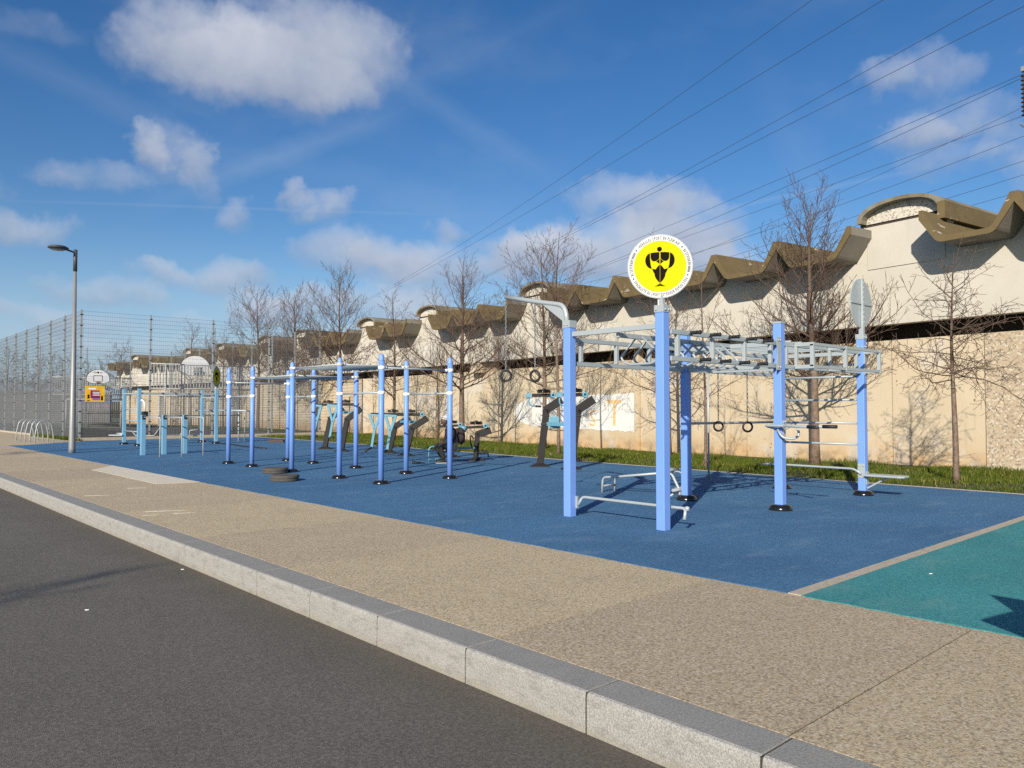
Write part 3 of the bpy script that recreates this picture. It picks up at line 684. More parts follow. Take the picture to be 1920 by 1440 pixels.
for (px0, px1, z0, z1, nm) in ((781, 765, 1.35, 2.35, 'small pale painted square on the hall wall left of the bench person'), (1795, 1722, .95, 1.75, 'large bluish pale patch on the wall left of the rightmost tree')):
    a = tpx(px0); b = tpx(px1); hq = bpath(a)[1]; mb = MB()
    mb.prism([(0, z0), (b - a, z0 + .02), (b - a - .03, z1), (.02, z1 + .03)], wp(a, -.442 if px0 < 1000 else -.444, 0), hq, Z_, nrm_out(hq) * .006)
    if px0 < 1000: tag(mb.build('painted_patch', 'palepatch'), nm, 'paint patch')
# ------------------------------------------------------------------ court fence
CG0, CG1, CL0, CL1, FH = 9.06, 21.06, 39.0, 63.0, 5.95
tag(MB().add([(CG0, CL0, -.012), (CG1 + .2, CL0, -.012), (CG1 + .2, CL1, -.012), (CG0, CL1, -.012)], [(0, 1, 2, 3)]).build('court_floor', 'cagefloor'), kind='structure')
mb = MB(); mb.box(((CG0 + CG1) / 2, CL0 - .05, .03), (CG1 - CG0 + .4, .28, .20)); mb.box((CG0, (CL0 + CL1) / 2 + .1, .02), (.24, CL1 - CL0, .12)); tag(mb.build('concrete_kerb', 'edge'), kind='structure')
def wire_panel(L, H):
    mb = MB(); n = int(L / .05)
    for i in range(n + 1):
        x = L * i / n
        if i % 2: top = 3.0
        else: top = H
        mb.tube([(x, 0, .06), (x, 0, top)], .0034, 3, caps=False)
    z = .12
    while z < H:
        for yo in (-.008, .008): mb.tube([(0, yo, z), (L, yo, z)], .0046, 3, caps=False)
        z += .20 if z > 2.9 else .10
    mb.tube([(0, 0, H - .01), (L, 0, H - .01)], .006, 4, caps=False)
    return mb
panel_me = None
def fence(p, d, n, label, big=(), skip=()):
    global panel_me
    p = Vector(p); d = Vector(d); rz = math.atan2(d.y, d.x)
    f = thing('wire_fence', p, label, 'fence', 'wire fences round the ball court', rz)
    for i in range(n + 1):
        if i in skip: pass
        mb = MB(); w_ = .085 if i in big else .06; x = i * 3.0
        mb.box((x, 0, FH / 2), (w_, .085, FH + .02)); 
        for k in range(12): mb.box((x + .0, -.055, .35 + k * .49), (w_ + .05, .03, .035), mi=1)
        if i not in skip: mb.build('post', ['galv', 'black'], f)
        if i < n:
            if panel_me is None: o = wire_panel(3.0, FH - .03).build('mesh_panel', 'wire', f); panel_me = o.data
            else: o = bpy.data.objects.new('mesh_panel', panel_me); sc.collection.objects.link(o); o.parent = f
            o.location = (x, 0, 0)
    return f
fence((CG0, CL0, 0), (1, 0, 0), 4, 'tall grey wire fence across the near end of the ball court behind the yellow poster', (0, 4))
fence((CG0, CL1, 0), (0, -1, 0), 8, 'tall grey wire fence running away behind the bike hoops and lamp post', (0, 8), (0, 8))
fence((CG1, CL0 + .02, 0), (0, 1, 0), 8, 'tall grey wire fence on the hall side of the ball court', (0,), (0,))
fence((CG1, CL1, 0), (-1, 0, 0), 4, 'tall grey wire fence across the far end of the ball court', (0,), (0,))
# goals
def goal(y, d, label, cx=15.0):
    g = thing('sports_goal', (cx, y, 0), label, 'goal', 'ball court goals', 0 if d > 0 else math.pi)
    mb = MB()
    for x in (-1.9, 1.9): mb.tube([(x, 0, 0), (x, 0, 2.1)], .055, 8)
    for x in (-1.9, 1.9): mb.tube([(x, -.9, 0), (x, -.9, 3.7)], .045, 8)
    mb.tube([(-1.9, 0, 2.1), (1.9, 0, 2.1)], .05, 8); mb.build('goal_frame', 'dullwhite', g)
    mb = MB()
    for k in range(31): x = -1.9 + 3.8 * k / 30; mb.tube([(x, -.9, .15), (x, -.9, 2.4)], .016, 5)
    for x in (-1.9, 1.9):
        for k in range(1, 8): mb.tube([(x, -.9 + .9 * k / 8, .1), (x, -.9 + .9 * k / 8, 2.1)], .014, 5)
    for z in (.12, 1.1): mb.tube([(-1.9, -.9, z), (1.9, -.9, z)], .03, 5)
    mb.build('rear_bars', 'galv_dark', g)
    mb = MB()
    for z in (2.45, 3.68): mb.tube([(-2.6, -.9, z), (2.6, -.9, z)], .035, 6)
    for k in range(36): x = -2.6 + 5.2 * k / 35; mb.box((x, -.9, 3.06), (.055, .02, 1.2))
    mb.build('upper_bars', 'dullwhite', g)
    mb = MB(); n = 20
    pl = [(.76 * math.cos(math.pi * k / n), 3.55 + .68 * math.sin(math.pi * k / n)) for k in range(n + 1)] + [(-.76, 3.40), (-.35, 3.22), (.35, 3.22), (.76, 3.40)]
    mb.prism(pl, (0, .30, 0), X_, Z_, (0, .04, 0)); b_ = mb.build('backboard', 'white', g)
    mb = MB()
    for (a, b) in (((-.28, 3.4), (.28, 3.4)), ((.28, 3.4), (.28, 3.8)), ((.28, 3.8), (-.28, 3.8)), ((-.28, 3.8), (-.28, 3.4))): mb.beam((a[0], .343, a[1]), (b[0], .343, b[1]), .008, .035)
    o_ = [(p[0], .342, p[1]) for p in pl]
    for a, b in zip(o_, o_[1:] + o_[:1]): mb.beam(Vector(a) * 1.0, Vector(b), .008, .028)
    mb.sphere((0, .345, 4.02), .07, 10, 6, sc_=(1, .06, 1))
    text_into(mb, 'OB', .17, lambda x, y, z: Vector((-(x) + .20, .343 + z, 3.96 + y)), .001); text_into(mb, 'LI', .17, lambda x, y, z: Vector((-(x) - .20, .343 + z, 3.96 + y)), .001)
    mb.build('board_markings', 'inkblack', b_)
    mb = MB(); mb.box((0, -.1, 3.45), (.14, .8, .30)); mb.box((0, .32, 3.3), (.2, .1, .12)); mb.build('bracket', 'galv_dark', g)
    mb = MB(); mb.torus((0, .62, 3.30), .225, .011, (0, 0, 1)); mb.tube([(-.1, .36, 3.3), (-.1, .45, 3.3)], .01, 5); mb.build('hoop', 'red', g)
    return g
goal(60.9, -1, 'white ball court goal with marked half-round backboard at the far end, beyond the yellow poster', 15.2)
goal(40.9, 1, 'white ball court goal with blank half-round backboard seen from behind at the near end', 15.0)
# poster on the fence
ps = thing('poster_board', (9.65, CL0 - .09, 0), 'square yellow poster with magenta panel hung on the wire fence', 'poster')
mb = MB(); mb.box((0, 0, 2.13), (.80, .02, .72)); mb.build('board', 'gold', ps)
mb = MB(); mb.prism([(-.19, 1.96), (-.13, 1.92), (.21, 1.92), (.21, 2.20), (.16, 2.29), (-.19, 2.29)], (0, -.0125, 0), X_, Z_, (0, -.002, 0)); mb.build('panel', 'magenta', ps)
mb = MB(); mb.box((-.12, -.014, 2.365), (.30, .002, .07))
for z, w in ((2.2, .30), (2.135, .26), (2.07, .30)): mb.box((.05, -.0165, z), (w, .002, .032))
mb.build('text_lines', 'white', ps)
mb = MB(); mb.box((.05, -.014, 1.875), (.33, .002, .075)); mb.build('blue_band', 'cyan', ps)
mb = MB(); mb.sphere((-.27, -.014, 2.05), .05, 8, 5, sc_=(1, .1, 1)); mb.box((-.27, -.014, 1.96), (.09, .002, .08)); mb.sphere((.29, -.014, 2.02), .035, 8, 5, sc_=(1, .1, 1)); mb.box((.29, -.014, 1.91), (.08, .002, .16)); mb.box((-.27, -.014, 1.82), (.1, .002, .03)); mb.build('small_figures', 'inkblack', ps)
# bike hoops
hp = thing('bike_hoop', (7.0, 37.3, 0), 'curved steel bike hoop, nearest of the row beside the lamp post', 'bike rack', 'row of steel bike hoops')
mb = MB(); mb.tube(rounded([(0, 0, -.05), (0, 0, .35), (.10, 0, .86), (.34, 0, 1.0), (.58, 0, .86), (.68, 0, .35), (.68, 0, -.05)], .22, 8), .024, 8); mb.build('hoop', 'galv', hp)
mb = MB(); 
for x in (0, .68): mb.lathe((x, 0, -.002), [(.06, 0), (.06, .008), (.03, .012)], 12)
mb.build('foot_plate', 'galv', hp)
for i, w_ in enumerate(['second nearest of the row', 'middle one of the row', 'fourth of the row counted from the lamp post', 'farthest of the row']): copy_thing(hp, (7.0, 38.28 + i * .98, 0), 0, 'curved steel bike hoop, ' + w_)
# lamp post
lp = thing('street_lamp', (6.40, 28.45, 0), 'tall grey tapered lamp post with flat round head at the corner of the blue surface', 'street lamp')
mb = MB(); mb.tube([(0, 0, -.02), (0, 0, .15), (0, 0, 6.05)], [.105, .103, .048], 20); mb.build('pole', 'lampmetal', lp)
mb = MB(); mb.tube([(0, 0, 6.0), (0, 0, 6.72)], [.062, .058], 12); mb.beam((0, 0, 6.62), (-.30, .02, 6.70), .05, .05); mb.build('bracket_arm', 'lampdark', lp)
mb = MB(); mb.lathe((-.50, .03, 6.66), [(.0, 0), (.20, .0), (.30, .04), (.305, .075), (.22, .12), (.06, .14), (0, .142)], 24); hd_ = mb.build('lamp_head', 'lampdark', lp)
mb = MB(); mb.lathe((-.50, .03, 6.648), [(0, 0), (.19, 0), (.20, .012), (0, .013)], 24); mb.build('lens', 'glass', hd_)
# ------------------------------------------------------------------ equipment helpers
def cap_ring(mb, x, y, r, h):
    mb.lathe((x, y, .004), [(r, 0), (r * 1.0, h * .25), (r * .93, h * .6), (r * .78, h * .88), (r * .55, h), (r * .5, h)], 28)
def bolts(mb, pts, axis):
    for p in pts: mb.lathe(p, [(.015, 0), (.015, .006), (.011, .015), (0, .017)], 8, axis=axis)
def square_post(par, x, y, z, colour, cap=True, s=.125, foot=True):
    mb = MB(); mb.box((x, y, z / 2), (s, s, z)); o = mb.build('post', colour, par, bevel=.008)
    if cap: mb = MB(); mb.box((x, y, z + .014), (s + .006, s + .006, .03)); mb.build('post_cap', 'grey', o, bevel=.004)
    if foot: mb = MB(); cap_ring(mb, x, y, .17, .085); mb.build('foot_cover', 'blackgloss', o)
    return o
def chain(par, p, q, name='chain'):
    mb = MB(); p = Vector(p); q = Vector(q); n = max(2, int((p - q).length / .034))
    for i in range(n):
        c = p.lerp(q, (i + .5) / n); ax = X_ if i % 2 else Y_
        q_ = [c + (Z_ * .019 * math.cos(a) + (Y_ if i % 2 else X_) * .009 * math.sin(a)) for a in [math.pi / 4 * k for k in range(9)]]
        mb.tube(q_, .0032, 4, caps=False)
    return mb.build(name, 'galv_dark', par)
def sign_glyph(mb, f):       # strong-man emblem; f(x, y) in units of the disc radius
    S = 1 / 510.0
    def P(pts): return [((x - 602) * S, (620 - y) * S) for x, y in pts]
    L_ = []
    L_.append([((596 - 602) * S + 38 * S * math.cos(a), (620 - 347) * S + 38 * S * math.sin(a)) for a in [math.pi * k / 12 for k in range(24)]])
    ch = [(456, 404), (520, 396), (594, 394), (594, 482), (578, 510), (552, 528), (520, 538), (492, 532), (470, 514), (458, 480)]
    arm = [(446, 404), (412, 424), (387, 460), (374, 505), (376, 552), (392, 597), (420, 632), (450, 648), (476, 657), (458, 590), (449, 500)]
    fore = [(478, 652), (505, 660), (536, 666), (526, 700), (520, 740), (497, 700)]
    dia = [(596, 490), (596, 586), (574, 562), (542, 542), (566, 528), (584, 510)]
    lens = [(600, 590)] + [(600 - 84 * math.sin(math.pi * k / 10) ** .85 , 590 + 292 * k / 10) for k in range(1, 10)] + [(600, 882)]
    base = [(600, 884), (600, 932), (512, 936), (560, 918), (586, 898)]
    for s_ in (ch, arm, fore, dia, lens, base):
        L_.append(P(s_)); L_.append([(-(a) - 2 * 0 + 2 * (600 - 602 + 2) * S, b) for a, b in P(s_)][::-1])
    for poly in L_: f(poly)
def disc_sign(post, p, az_, rad, name='sign_disc', back=True):
    a = cf(math.sin(R(az_)), math.cos(R(az_))); n_ = Vector((a[0], a[1], 0)); ux = Vector((-n_.y, n_.x, 0))    # ux: to the right when looking at the face
    p = Vector(p); mb = MB(); mb.lathe(p - n_ * .006, [(0, -.006), (rad - .01, -.006), (rad, 0), (rad, .006), (rad - .01, .010), (rad * .965, .010), (rad * .965, .006), (0, .006)], 64, axis=n_, flat=True)
    d = mb.build(name, 'grey', post)
    mb = MB(); mb.lathe(p + n_ * .0015, [(0, 0), (rad * .962, 0), (rad * .962, .0015), (0, .0015)], 64, axis=n_, flat=True); mb.build('white_ring', 'signwhite', d)
    mb = MB(); mb.lathe(p + n_ * .0035, [(0, 0), (rad * .80, 0), (rad * .80, .0015), (0, .0015)], 64, axis=n_, flat=True); mb.build('yellow_field', 'yellow', d)
    mb = MB()
    def face(poly): mb.prism([(x * rad, y * rad) for x, y in poly], p + n_ * .0065, ux, Z_, n_ * .0015)
    sign_glyph(mb, face); mb.prism([(-.0 * rad, -.62 * rad), (.004 * rad, -.62 * rad), (.004 * rad, .06 * rad), (-.0 * rad, .06 * rad)], p + n_ * .0085, ux, Z_, n_ * .0004, 1)
    mb.build('emblem', ['inkblack', 'gold'], d)
    mb = MB(); rt = rad * .885; sz = rad * .135
    def ring_text(s_, a_mid, top, span):
        adv = {'I': .42, '.': .40, ' ': .50, 'M': 1.12, 'W': 1.22, 'L': .80, 'E': .84, 'F': .8, 'S': .88, 'J': .7}
        ws = [adv.get(ch_.upper(), 1.0) for ch_ in s_]; kk = R(span) * rt / sum(ws); ws = [w_ * kk for w_ in ws]; tot = sum(ws); acc = -tot / 2
        for ch_, w_ in zip(s_, ws):
            m_ = acc + w_ / 2; acc += w_
            if ch_ == ' ': continue
            ang = a_mid - m_ / rt if top else a_mid + m_ / rt
            rd = Vector((math.cos(ang), math.sin(ang))); up = rd if top else -rd; rx = Vector((up.y, -up.x))
            base = rd * (rt - (.36 * sz if top else -.36 * sz))
            def pl(x, y, z, base=base, up=up, rx=rx): q = base + rx * (x * .50) + up * y; return p + n_ * (.0045 + z) + ux * q.x + Z_ * q.y
            text_into(mb, ch_, sz, pl, .0008, bold=.0008)
    if rad > .3:
        ring_text('HERKULES SPORT EN PLEIN AIR', R(92), True, 88)
        ring_text('WWW.HERKULES.FR', R(10.5), False, 49); ring_text('WWW.HERKULES.FR', R(174), False, 49)
        ring_text('SPECIALISTE DU SPORT EXT\u00c9RIEUR DEPUIS 2006', R(272.5), False, 126)
        for a in (40.7, -19.5, 204.4, 144.3): mb.lathe(p + n_ * .0035 + ux * (rad * .885 * math.cos(R(a))) + Z_ * (rad * .885 * math.sin(R(a))), [(0, 0), (rad * .024, 0), (rad * .024, .0016), (0, .0016)], 14, axis=n_)
    mb.build('lettering', 'inkblack', d)
    mb = MB(); b0 = p - n_ * .035
    mb.beam(b0 - Z_ * (rad + .10), b0 + Z_ * (rad + .0), .06, .035, up=n_); mb.beam(b0 + n_ * .012 - ux * rad * .97, b0 + n_ * .012 + ux * rad * .97, .012, .035, up=Z_)
    for k in range(9): mb.box(b0 - n_ * .02 + Z_ * (-rad + .2 * rad * k + .1), (.012, .012, .03))
    mb.build('mounting_bar', 'grey', d); return d
# ------------------------------------------------------------------ large periwinkle rig
v0, v1, v2, u0, u1 = 7.70, 10.42, 13.20, 5.64, 7.26
rig = thing('training_rig', (v1, (u0 + u1) / 2, 0), 'large training rig of square periwinkle posts with grey ladder frames, the nearest one', 'climbing rig')
RO = rig.location
class LB(MB):
    def build(s, name, mats, parent=None, **k):
        o = parent; s.v = [tuple(Vector(v) - RO) for v in s.v]; return MB.build(s, name, mats, parent, **k)
def rpost(x, y, z, foot): 
    global LBx
    o = square_post_w(rig, x, y, z, foot); return o
def square_post_w(par, x, y, z, foot, colour='peri', s=.125):
    mb = LB(); mb.box((x, y, z / 2), (s, s, z)); o = mb.build('post', colour, par, bevel=.009)
    mb = LB(); mb.box((x, y, z + .014), (s + .006, s + .006, .03)); mb.build('post_cap', 'grey', o, bevel=.004)
    if foot: mb = LB(); cap_ring(mb, x, y, .165, .085); mb.build('foot_cover', 'blackgloss', o)
    return o
ZP = 2.66
pA = rpost(v0, u1, ZP - .02, False); pB = rpost(v0 - .03, u0 + .04, ZP, False); pC = rpost(v1, u1, ZP, True); pD = rpost(v1, u0, ZP + .05, True); pE = rpost(v2, u0, ZP + .02, True); pF = rpost(v2, 7.12, ZP, True)
disc_sign(pB, (v0 - .06, u0 + .045, ZP + .55), 191 + 2, .395); disc_sign(pE, (v2, u0, ZP + .60), -42.4, .42)
# local frames follow: discs are children of the posts, whose origin is the rig's
for o in list(sc.objects):
    if o.parent in (pB, pE) and o.name.startswith('sign_disc'): o.location = -RO
for (x, y) in ((v0 - .03, u0 + .04), (v2, u0)):        # clevis plates under the discs
    mb = LB()
    mb.box((x, y, ZP + .03), (.14, .14, .09)); mb.box((x, y, ZP + .10), (.055, .055, .16))
    bolts(mb, [(x + .035, y - .07, ZP + .02), (x - .035, y - .07, ZP + .02)], (0, -1, 0)); bolts(mb, [(x - .07, y + .035, ZP + .02)], (-1, 0, 0))
    mb.build('sign_clamp', 'grey', rig, bevel=.003)
h_, lo_ = 2.42, 2.09
def frame(a, b, w_, nm='ladder_frame', studs=(), grips=()):
    mb = LB(); a = Vector(a); b = Vector(b); d = (b - a).normalized()
    mb.beam(a + Z_ * h_, b + Z_ * h_, w_, .06); mb.beam(a + Z_ * lo_, b + Z_ * lo_, w_, .06)
    L = (b - a).length
    for s_ in studs: p = a + d * (L * s_); mb.beam(p + Z_ * (lo_ + .032), p + Z_ * (h_ - .032), .055, .05, up=d)
    return mb.build(nm, 'grey', rig, bevel=.004)
frame((v0 + .07, u1, 0), (v1 - .07, u1, 0), .05, studs=(.06, .36, .66, .94)); frame((v0 + .07, u0, 0), (v1 - .07, u0, 0), .05, studs=(.06, .36, .66, .93))
for (cx_, cz_) in ((v0, 2.49), (v1, 2.42), (v1, 2.09), (v2, 2.42)): mb = LB(); mb.beam((cx_, u1 - .07, cz_), (cx_, u0 + .07, cz_), .05, .065); mb.build('cross_beam', 'grey', rig, bevel=.004)
mb = LB(); mb.beam((v0 + .05, (u0 + u1) / 2, 2.43), (v1 - .03, (u0 + u1) / 2, 2.43), .05, .06); mb.build('centre_beam', 'grey', rig, bevel=.004)
uc = (u0 + u1) / 2
for i in range(8):                       # triangular hand loops of the monkey bars
    x = v0 + .50 + i * .27; w_ = .31; mb = LB()
    pts = rounded([(x, uc - .05, 2.43), (x + .02, uc - w_ - .04, 2.16), (x + .02, uc - w_ + .10, 2.07), (x + .02, uc + w_ - .10, 2.07), (x + .02, uc + w_ + .04, 2.16), (x, uc + .05, 2.43)], .09, 6)
    mb.tube(pts, .0165, 10); mb.build('hand_loop', 'grey', rig)
mb = LB(); mg = []
for k, (z, fr) in enumerate([(h_, (.14, .31, .48, .65, .82)), (lo_, (.22, .40, .58, .76))]):
    for f_ in fr:
        x = v0 + .07 + (v1 - v0 - .14) * f_
        m1 = LB(); m1.tube([(x, u0 - .02, z), (x, u0 - .19, z)], .015, 10); o = m1.build('peg', 'grey', rig)
        m2 = LB(); m2.lathe((x, u0 - .060, z), [(.014, 0), (.026, .0), (.022, .012), (.0225, .12), (.028, .132), (.026, .142), (0, .145)], 14, axis=(0, -1, 0)); m2.build('grip', 'black', o)
# face plate at the middle near post
mb = LB(); 
for (x, y) in ((v1 - .085, u0 - .0), ):
    mb.prism([(-.13, 2.03), (0, 2.03), (0, 2.50), (-.13, 2.50), (-.02 - .13 + .05, 2.26)], (v1 - .06, u0 - .068, 0), X_, Z_, (0, .008, 0))
bolts(mb, [(v1 - .09, u0 - .068, z) for z in (2.07, 2.46)] + [(v1 - .15, u0 - .068, z) for z in (2.07, 2.46)], (0, -1, 0))
for (x, y) in ((v2, u0),):
    bolts(mb, [(x - .03, y - .0635, 2.52), (x + .03, y - .0635, 2.52), (x - .03, y - .0635, 2.05), (x + .03, y - .0635, 2.05)], (0, -1, 0)); bolts(mb, [(x - .0635, y - .03, 2.52), (x - .0635, y + .03, 2.52)], (-1, 0, 0))
mb.build('face_plate', 'grey', rig)
# second bay: top ladder, outboard box frames, wall bars
frame((v1 + .07, u0, 0), (v2 - .07, u0, 0), .05, studs=(.05, .95)); frame((v1 + .07, u1, 0), (v2 - .07, u1, 0), .05, studs=(.05, .35, .65, .95))
for i in range(7):
    x = v1 + .35 + i * .33; mb = LB(); mb.beam((x, u1, 2.47), (x, u0, 2.47), .035, .035); mb.build('rung', 'grey', rig, bevel=.003)
mb = LB(); ub = u0 - .30
for x in (v1 + .42, v1 + 1.5, v2 - .02):
    mb.beam((x, u0 - .04, h_), (x, ub - .03, h_), .055, .055); mb.beam((x, u0 - .04, lo_), (x, ub - .03, lo_), .055, .055); mb.beam((x, ub, lo_), (x, ub, h_), .055, .055, up=(1, 0, 0)); 
    mb.beam((x, u0 - .05, lo_), (x, u0 - .05, h_), .045, .045, up=(1, 0, 0))
mb.beam((v1 + .45, ub, h_), (v2 - .05, ub, h_), .04, .045); mb.beam((v1 + .45, ub, lo_ - .0), (v2 - .05, ub, lo_), .04, .045)
mb.build('box_frame', 'grey', rig, bevel=.003)
for z in (2.22, 2.02, 1.96 - .34 + .0, 1.22, .86):
    mb = LB(); mb.tube([(v2, u1 - .06, z), (v2, u0 + .06, z)], .019, 10); mb.build('wall_bar', 'grey', rig)
mb = LB(); mb.tube(rounded([(v2 - .05, u1 + .2, .44), (v2 - .06, u1, .45), (v2 - .10, u0 + .12, .45), (v2 - .10, u0 + .03, .40), (v2 - .075, u0, .36)], .05), .019, 10); mb.build('low_bar', 'grey', rig)
mb = LB(); mb.box((v2 - .067, u0, .42), (.01, .12, .24)); bolts(mb, [(v2 - .072, u0 + a, z) for a in (-.04, .04) for z in (.33, .51)], (-1, 0, 0)); mb.build('bar_plate', 'grey', rig, bevel=.002)
mb = LB(); mb.tube([(v1 + .05, u1, 1.23), (v2 - .05, u1, 1.22)], .021, 10); mb.build('side_bar', 'grey', rig)
# seat plate with brace
mb = LB(); mb.prism([(-.16, -.64), (-.10, -.70), (.10, -.70), (.16, -.64), (.16, -.07), (-.16, -.07)], (v2 + .02, u0, .335), X_, Y_, (0, 0, .035)); st_ = mb.build('step_seat', 'grey', rig, bevel=.012)
mb = LB(); mb.beam((v2 + .02, u0 - .07, .13), (v2 + .02, u0 - .40, .33), .05, .025); mb.box((v2 + .02, u0 - .068, .30), (.10, .01, .22)); mb.build('brace', 'grey', st_)
# dip handles at the middle near post
mb = LB(); g0 = []
for (xs, xe) in ((v1 - .02, v1 - .50), (v1 + .0, v1 - .05)):
    pass
pts1 = rounded([(v1 + .02, u0 - .05, 1.15), (v1 - .14, u0 + .16, 1.225), (v1 - .16, u0 - .1, 1.225), (v1 - .10, u0 - .88, 1.225)], .06)
pts2 = rounded([(v1 + .05, u0 - .08, 1.225), (v1 - .10, u0 - .05, 1.225), (v1 - .52, u0 - .82, 1.225)], .05)
mb.tube(pts1, .020, 10); mb.tube(pts2, .020, 10)
mb.tube(rounded([(v1 - .10, u0 - .02, 1.17), (v1 - .12, u0 - .10, 1.05), (v1 - .02, u0 - .24, 1.04), (v1 + .04, u0 - .28, 1.10), (v1 + .02, u0 - .26, 1.20)], .08), .018, 10)
mb.box((v1, u0 - .067, 1.15), (.07, .01, .30)); bolts(mb, [(v1 + s_, u0 - .072, z) for s_ in (-.02, .02) for z in (1.02, 1.28)], (0, -1, 0))
dh = mb.build('dip_handle', 'grey', rig)
mb = LB(); mb.tube([(v1 - .12, u0 - .70, 1.225), (v1 - .10, u0 - .89, 1.225)], .026, 12); mb.tube([Vector(pts2[-1]).lerp(Vector(pts2[-2]), .25), pts2[-1]], .026, 12); mb.build('grip', 'black', dh)
# rings on chains inside the second bay
def ring(par, c, rad=.075, axis=(.4, .9, .1), name='ring'):
    mb = LB(); mb.torus(c, rad, .017, axis, 24, 8); return mb.build(name, 'black', par)
for (uu) in (u1 - .10, u1 - .64):
    x = v1 + .78; mb = LB(); chw(x, uu, 2.07, 1.26) if False else None
    o = ring(rig, (x, uu, 1.175), .075, (.67, .74, 0))
    mb = LB(); n = 24
    for i in range(n):
        z0 = 2.07 - (2.07 - 1.25) * (i + .5) / n
        mb.tube([Vector((x, uu, z0)) + Z_ * .020 * math.cos(a) + (Y_ if i % 2 else X_) * .010 * math.sin(a) for a in [math.pi / 4 * k for k in range(9)]], .0048, 4, caps=False)
    mb.build('chain', 'galv_dark', o)
mb = LB(); mb.beam((v1 + .78, u1, 2.09), (v1 + .78, u0, 2.09), .05, .05); mb.build('ring_beam', 'grey', rig)
# arched arm with rings at the far near post
mb = LB(); arm = rounded([(v0 - .02, u1 + .02, ZP - .05), (v0 - .02, u1 + .06, ZP + .24), (v0, u1 + .55, ZP + .33), (v0 + .02, u1 + 1.33, ZP + .49)], .20, 8)
mb.tube(arm, .034, 12); ar = mb.build('ring_arm', 'grey', rig)
mb = LB(); mb.prism([(.04, ZP - .02), (.04, ZP + .14), (.10, ZP + .22), (.50, ZP + .29)], (v0 - .025, u1, 0), Y_, Z_, (.012, 0, 0)); mb.box((v0, u1, ZP - .03), (.14, .14, .10)); bolts(mb, [(v0 - .07, u1 + s_, ZP - .04) for s_ in (-.03, .03)], (-1, 0, 0)); mb.build('gusset', 'grey', ar)
for (du, zt, rz_) in ((1.31, ZP + .46, 1.965), (.68, ZP + .33, 1.94)):
    p = Vector((v0, u1 + du, rz_)); o = ring(rig, p, .078, (.55, .75, .1) if du > 1 else (.9, .2, .1))
    mb = LB(); n = int((zt - rz_ - .08) / .036)
    for i in range(n):
        z0 = zt - (zt - rz_ - .08) * (i + .5) / n
        mb.tube([Vector((v0, u1 + du, z0)) + Z_ * .021 * math.cos(a) + (Y_ if i % 2 else X_) * .011 * math.sin(a) for a in [math.pi / 4 * k for k in range(9)]], .0050, 4, caps=False)
    mb.build('chain', 'galv_dark', o)
# low bars between the two front posts, climbing pole
mb = LB(); mb.tube(rounded([(v0 + .06, u1 - .10, .16), (v0 + .10, u1 - .14, .27), (v0 + .10, u0 + .05, .27), (v0 + .12, u0 - .18, .27), (v0 + .06, u0 - .20, .14)], .05), .020, 10); mb.box((v0 + .06, u1 - .07, .2), (.03, .04, .16)); mb.lathe((v0 + .12, u0 - .20, .27), [(0, -.03), (.03, -.02), (.03, .02), (0, .03)], 10); mb.build('low_bar', 'grey', rig)
mb = LB(); mb.tube([(13.75, 9.03, 0), (13.75, 9.03, 2.45)], .021, 10); mb.beam((13.75, 9.03, 2.43), (v2, u1, 2.43), .05, .05); mb.build('climbing_pole', 'grey', rig)
# inclined bench beside the rig
bn = thing('incline_bench', (10.45, 8.2, 0), 'low pale tube sit-up bench sloping beside the large rig', 'bench')
mb = MB(); 
for s_ in (-.17, .17): mb.tube(rounded([(s_ + .0, .72, 0), (s_, .70, .27), (s_, .45, .29), (s_ * .8, -.55, .42)], .08), .020, 10)
mb.tube([(-.17, .71, .12), (.17, .71, .12)], .016, 8); mb.build('frame', 'grey', bn)
mb = MB(); mb.tube(rounded([(0, -.5, .42), (.02, -.62, .40), (.0, -.78, .16), (0, -.80, .0)], .05), .022, 10)
mb.tube([(-.22, -.60, .46), (.22, -.60, .46)], .03, 12); mb.tube([(-.20, -.80, .16), (.24, -.80, .16)], .026, 10); mb.tube([(0, -.8, .16), (-.18, -.66, .02)], .018, 8); mb.tube(arc((0.12, -.66, .30), .14, 0, math.pi * 1.6, 12, Y_, Z_), .014, 8); mb.build('leg_hook', 'grey', bn)
# ------------------------------------------------------------------ round-post street workout frame
wf = thing('pull_up_frame', (9.1, 16.5, 0), 'tall pull-up frame of ten round periwinkle posts joined by grey bars', 'pull-up frame')
WO = Vector((9.1, 16.5, 0)); xs_ = (8.25, 9.94); us_ = (12.82, 14.42, 16.58, 18.74, 20.22)
class WB(MB):
    def build(s, name, mats, parent=None, **k): s.v = [tuple(Vector(v) - WO) for v in s.v]; return MB.build(s, name, mats, parent, **k)
wp_ = {}
for j, x in enumerate(xs_):
    for i, y in enumerate(us_):
        mb = WB(); mb.tube([(x, y, 0), (x, y, 2.40)], .056, 24); mb.lathe((x, y, 2.40), [(.056, 0), (.059, .004), (.059, .02), (.055, .05), (.046, .11), (.030, .135), (0, .145)], 24)
        o = mb.build('post', 'peri', wf); wp_[(j, i)] = o
        mb = WB(); cap_ring(mb, x, y, .16, .075); mb.build('foot_cover', 'blackgloss', o)
def wbar(a, b, z, name='bar'):
    pa = Vector((xs_[a[0]], us_[a[1]], z)); pb = Vector((xs_[b[0]], us_[b[1]], z)); d = (pb - pa).normalized()
    mb = WB(); mb.tube([pa + d * .06, pb - d * .06], .019, 10); o = mb.build(name, 'grey', wf)
    for p, s_ in ((pa, 1), (pb, -1)):
        mb = WB(); mb.lathe(p - Z_ * .035, [(.058, 0), (.068, .006), (.070, .035), (.068, .064), (.058, .07)], 20); mb.tube([p + d * s_ * .06, p + d * s_ * .13], [.034, .026], 10)
        mb.build('clamp', 'white', o)
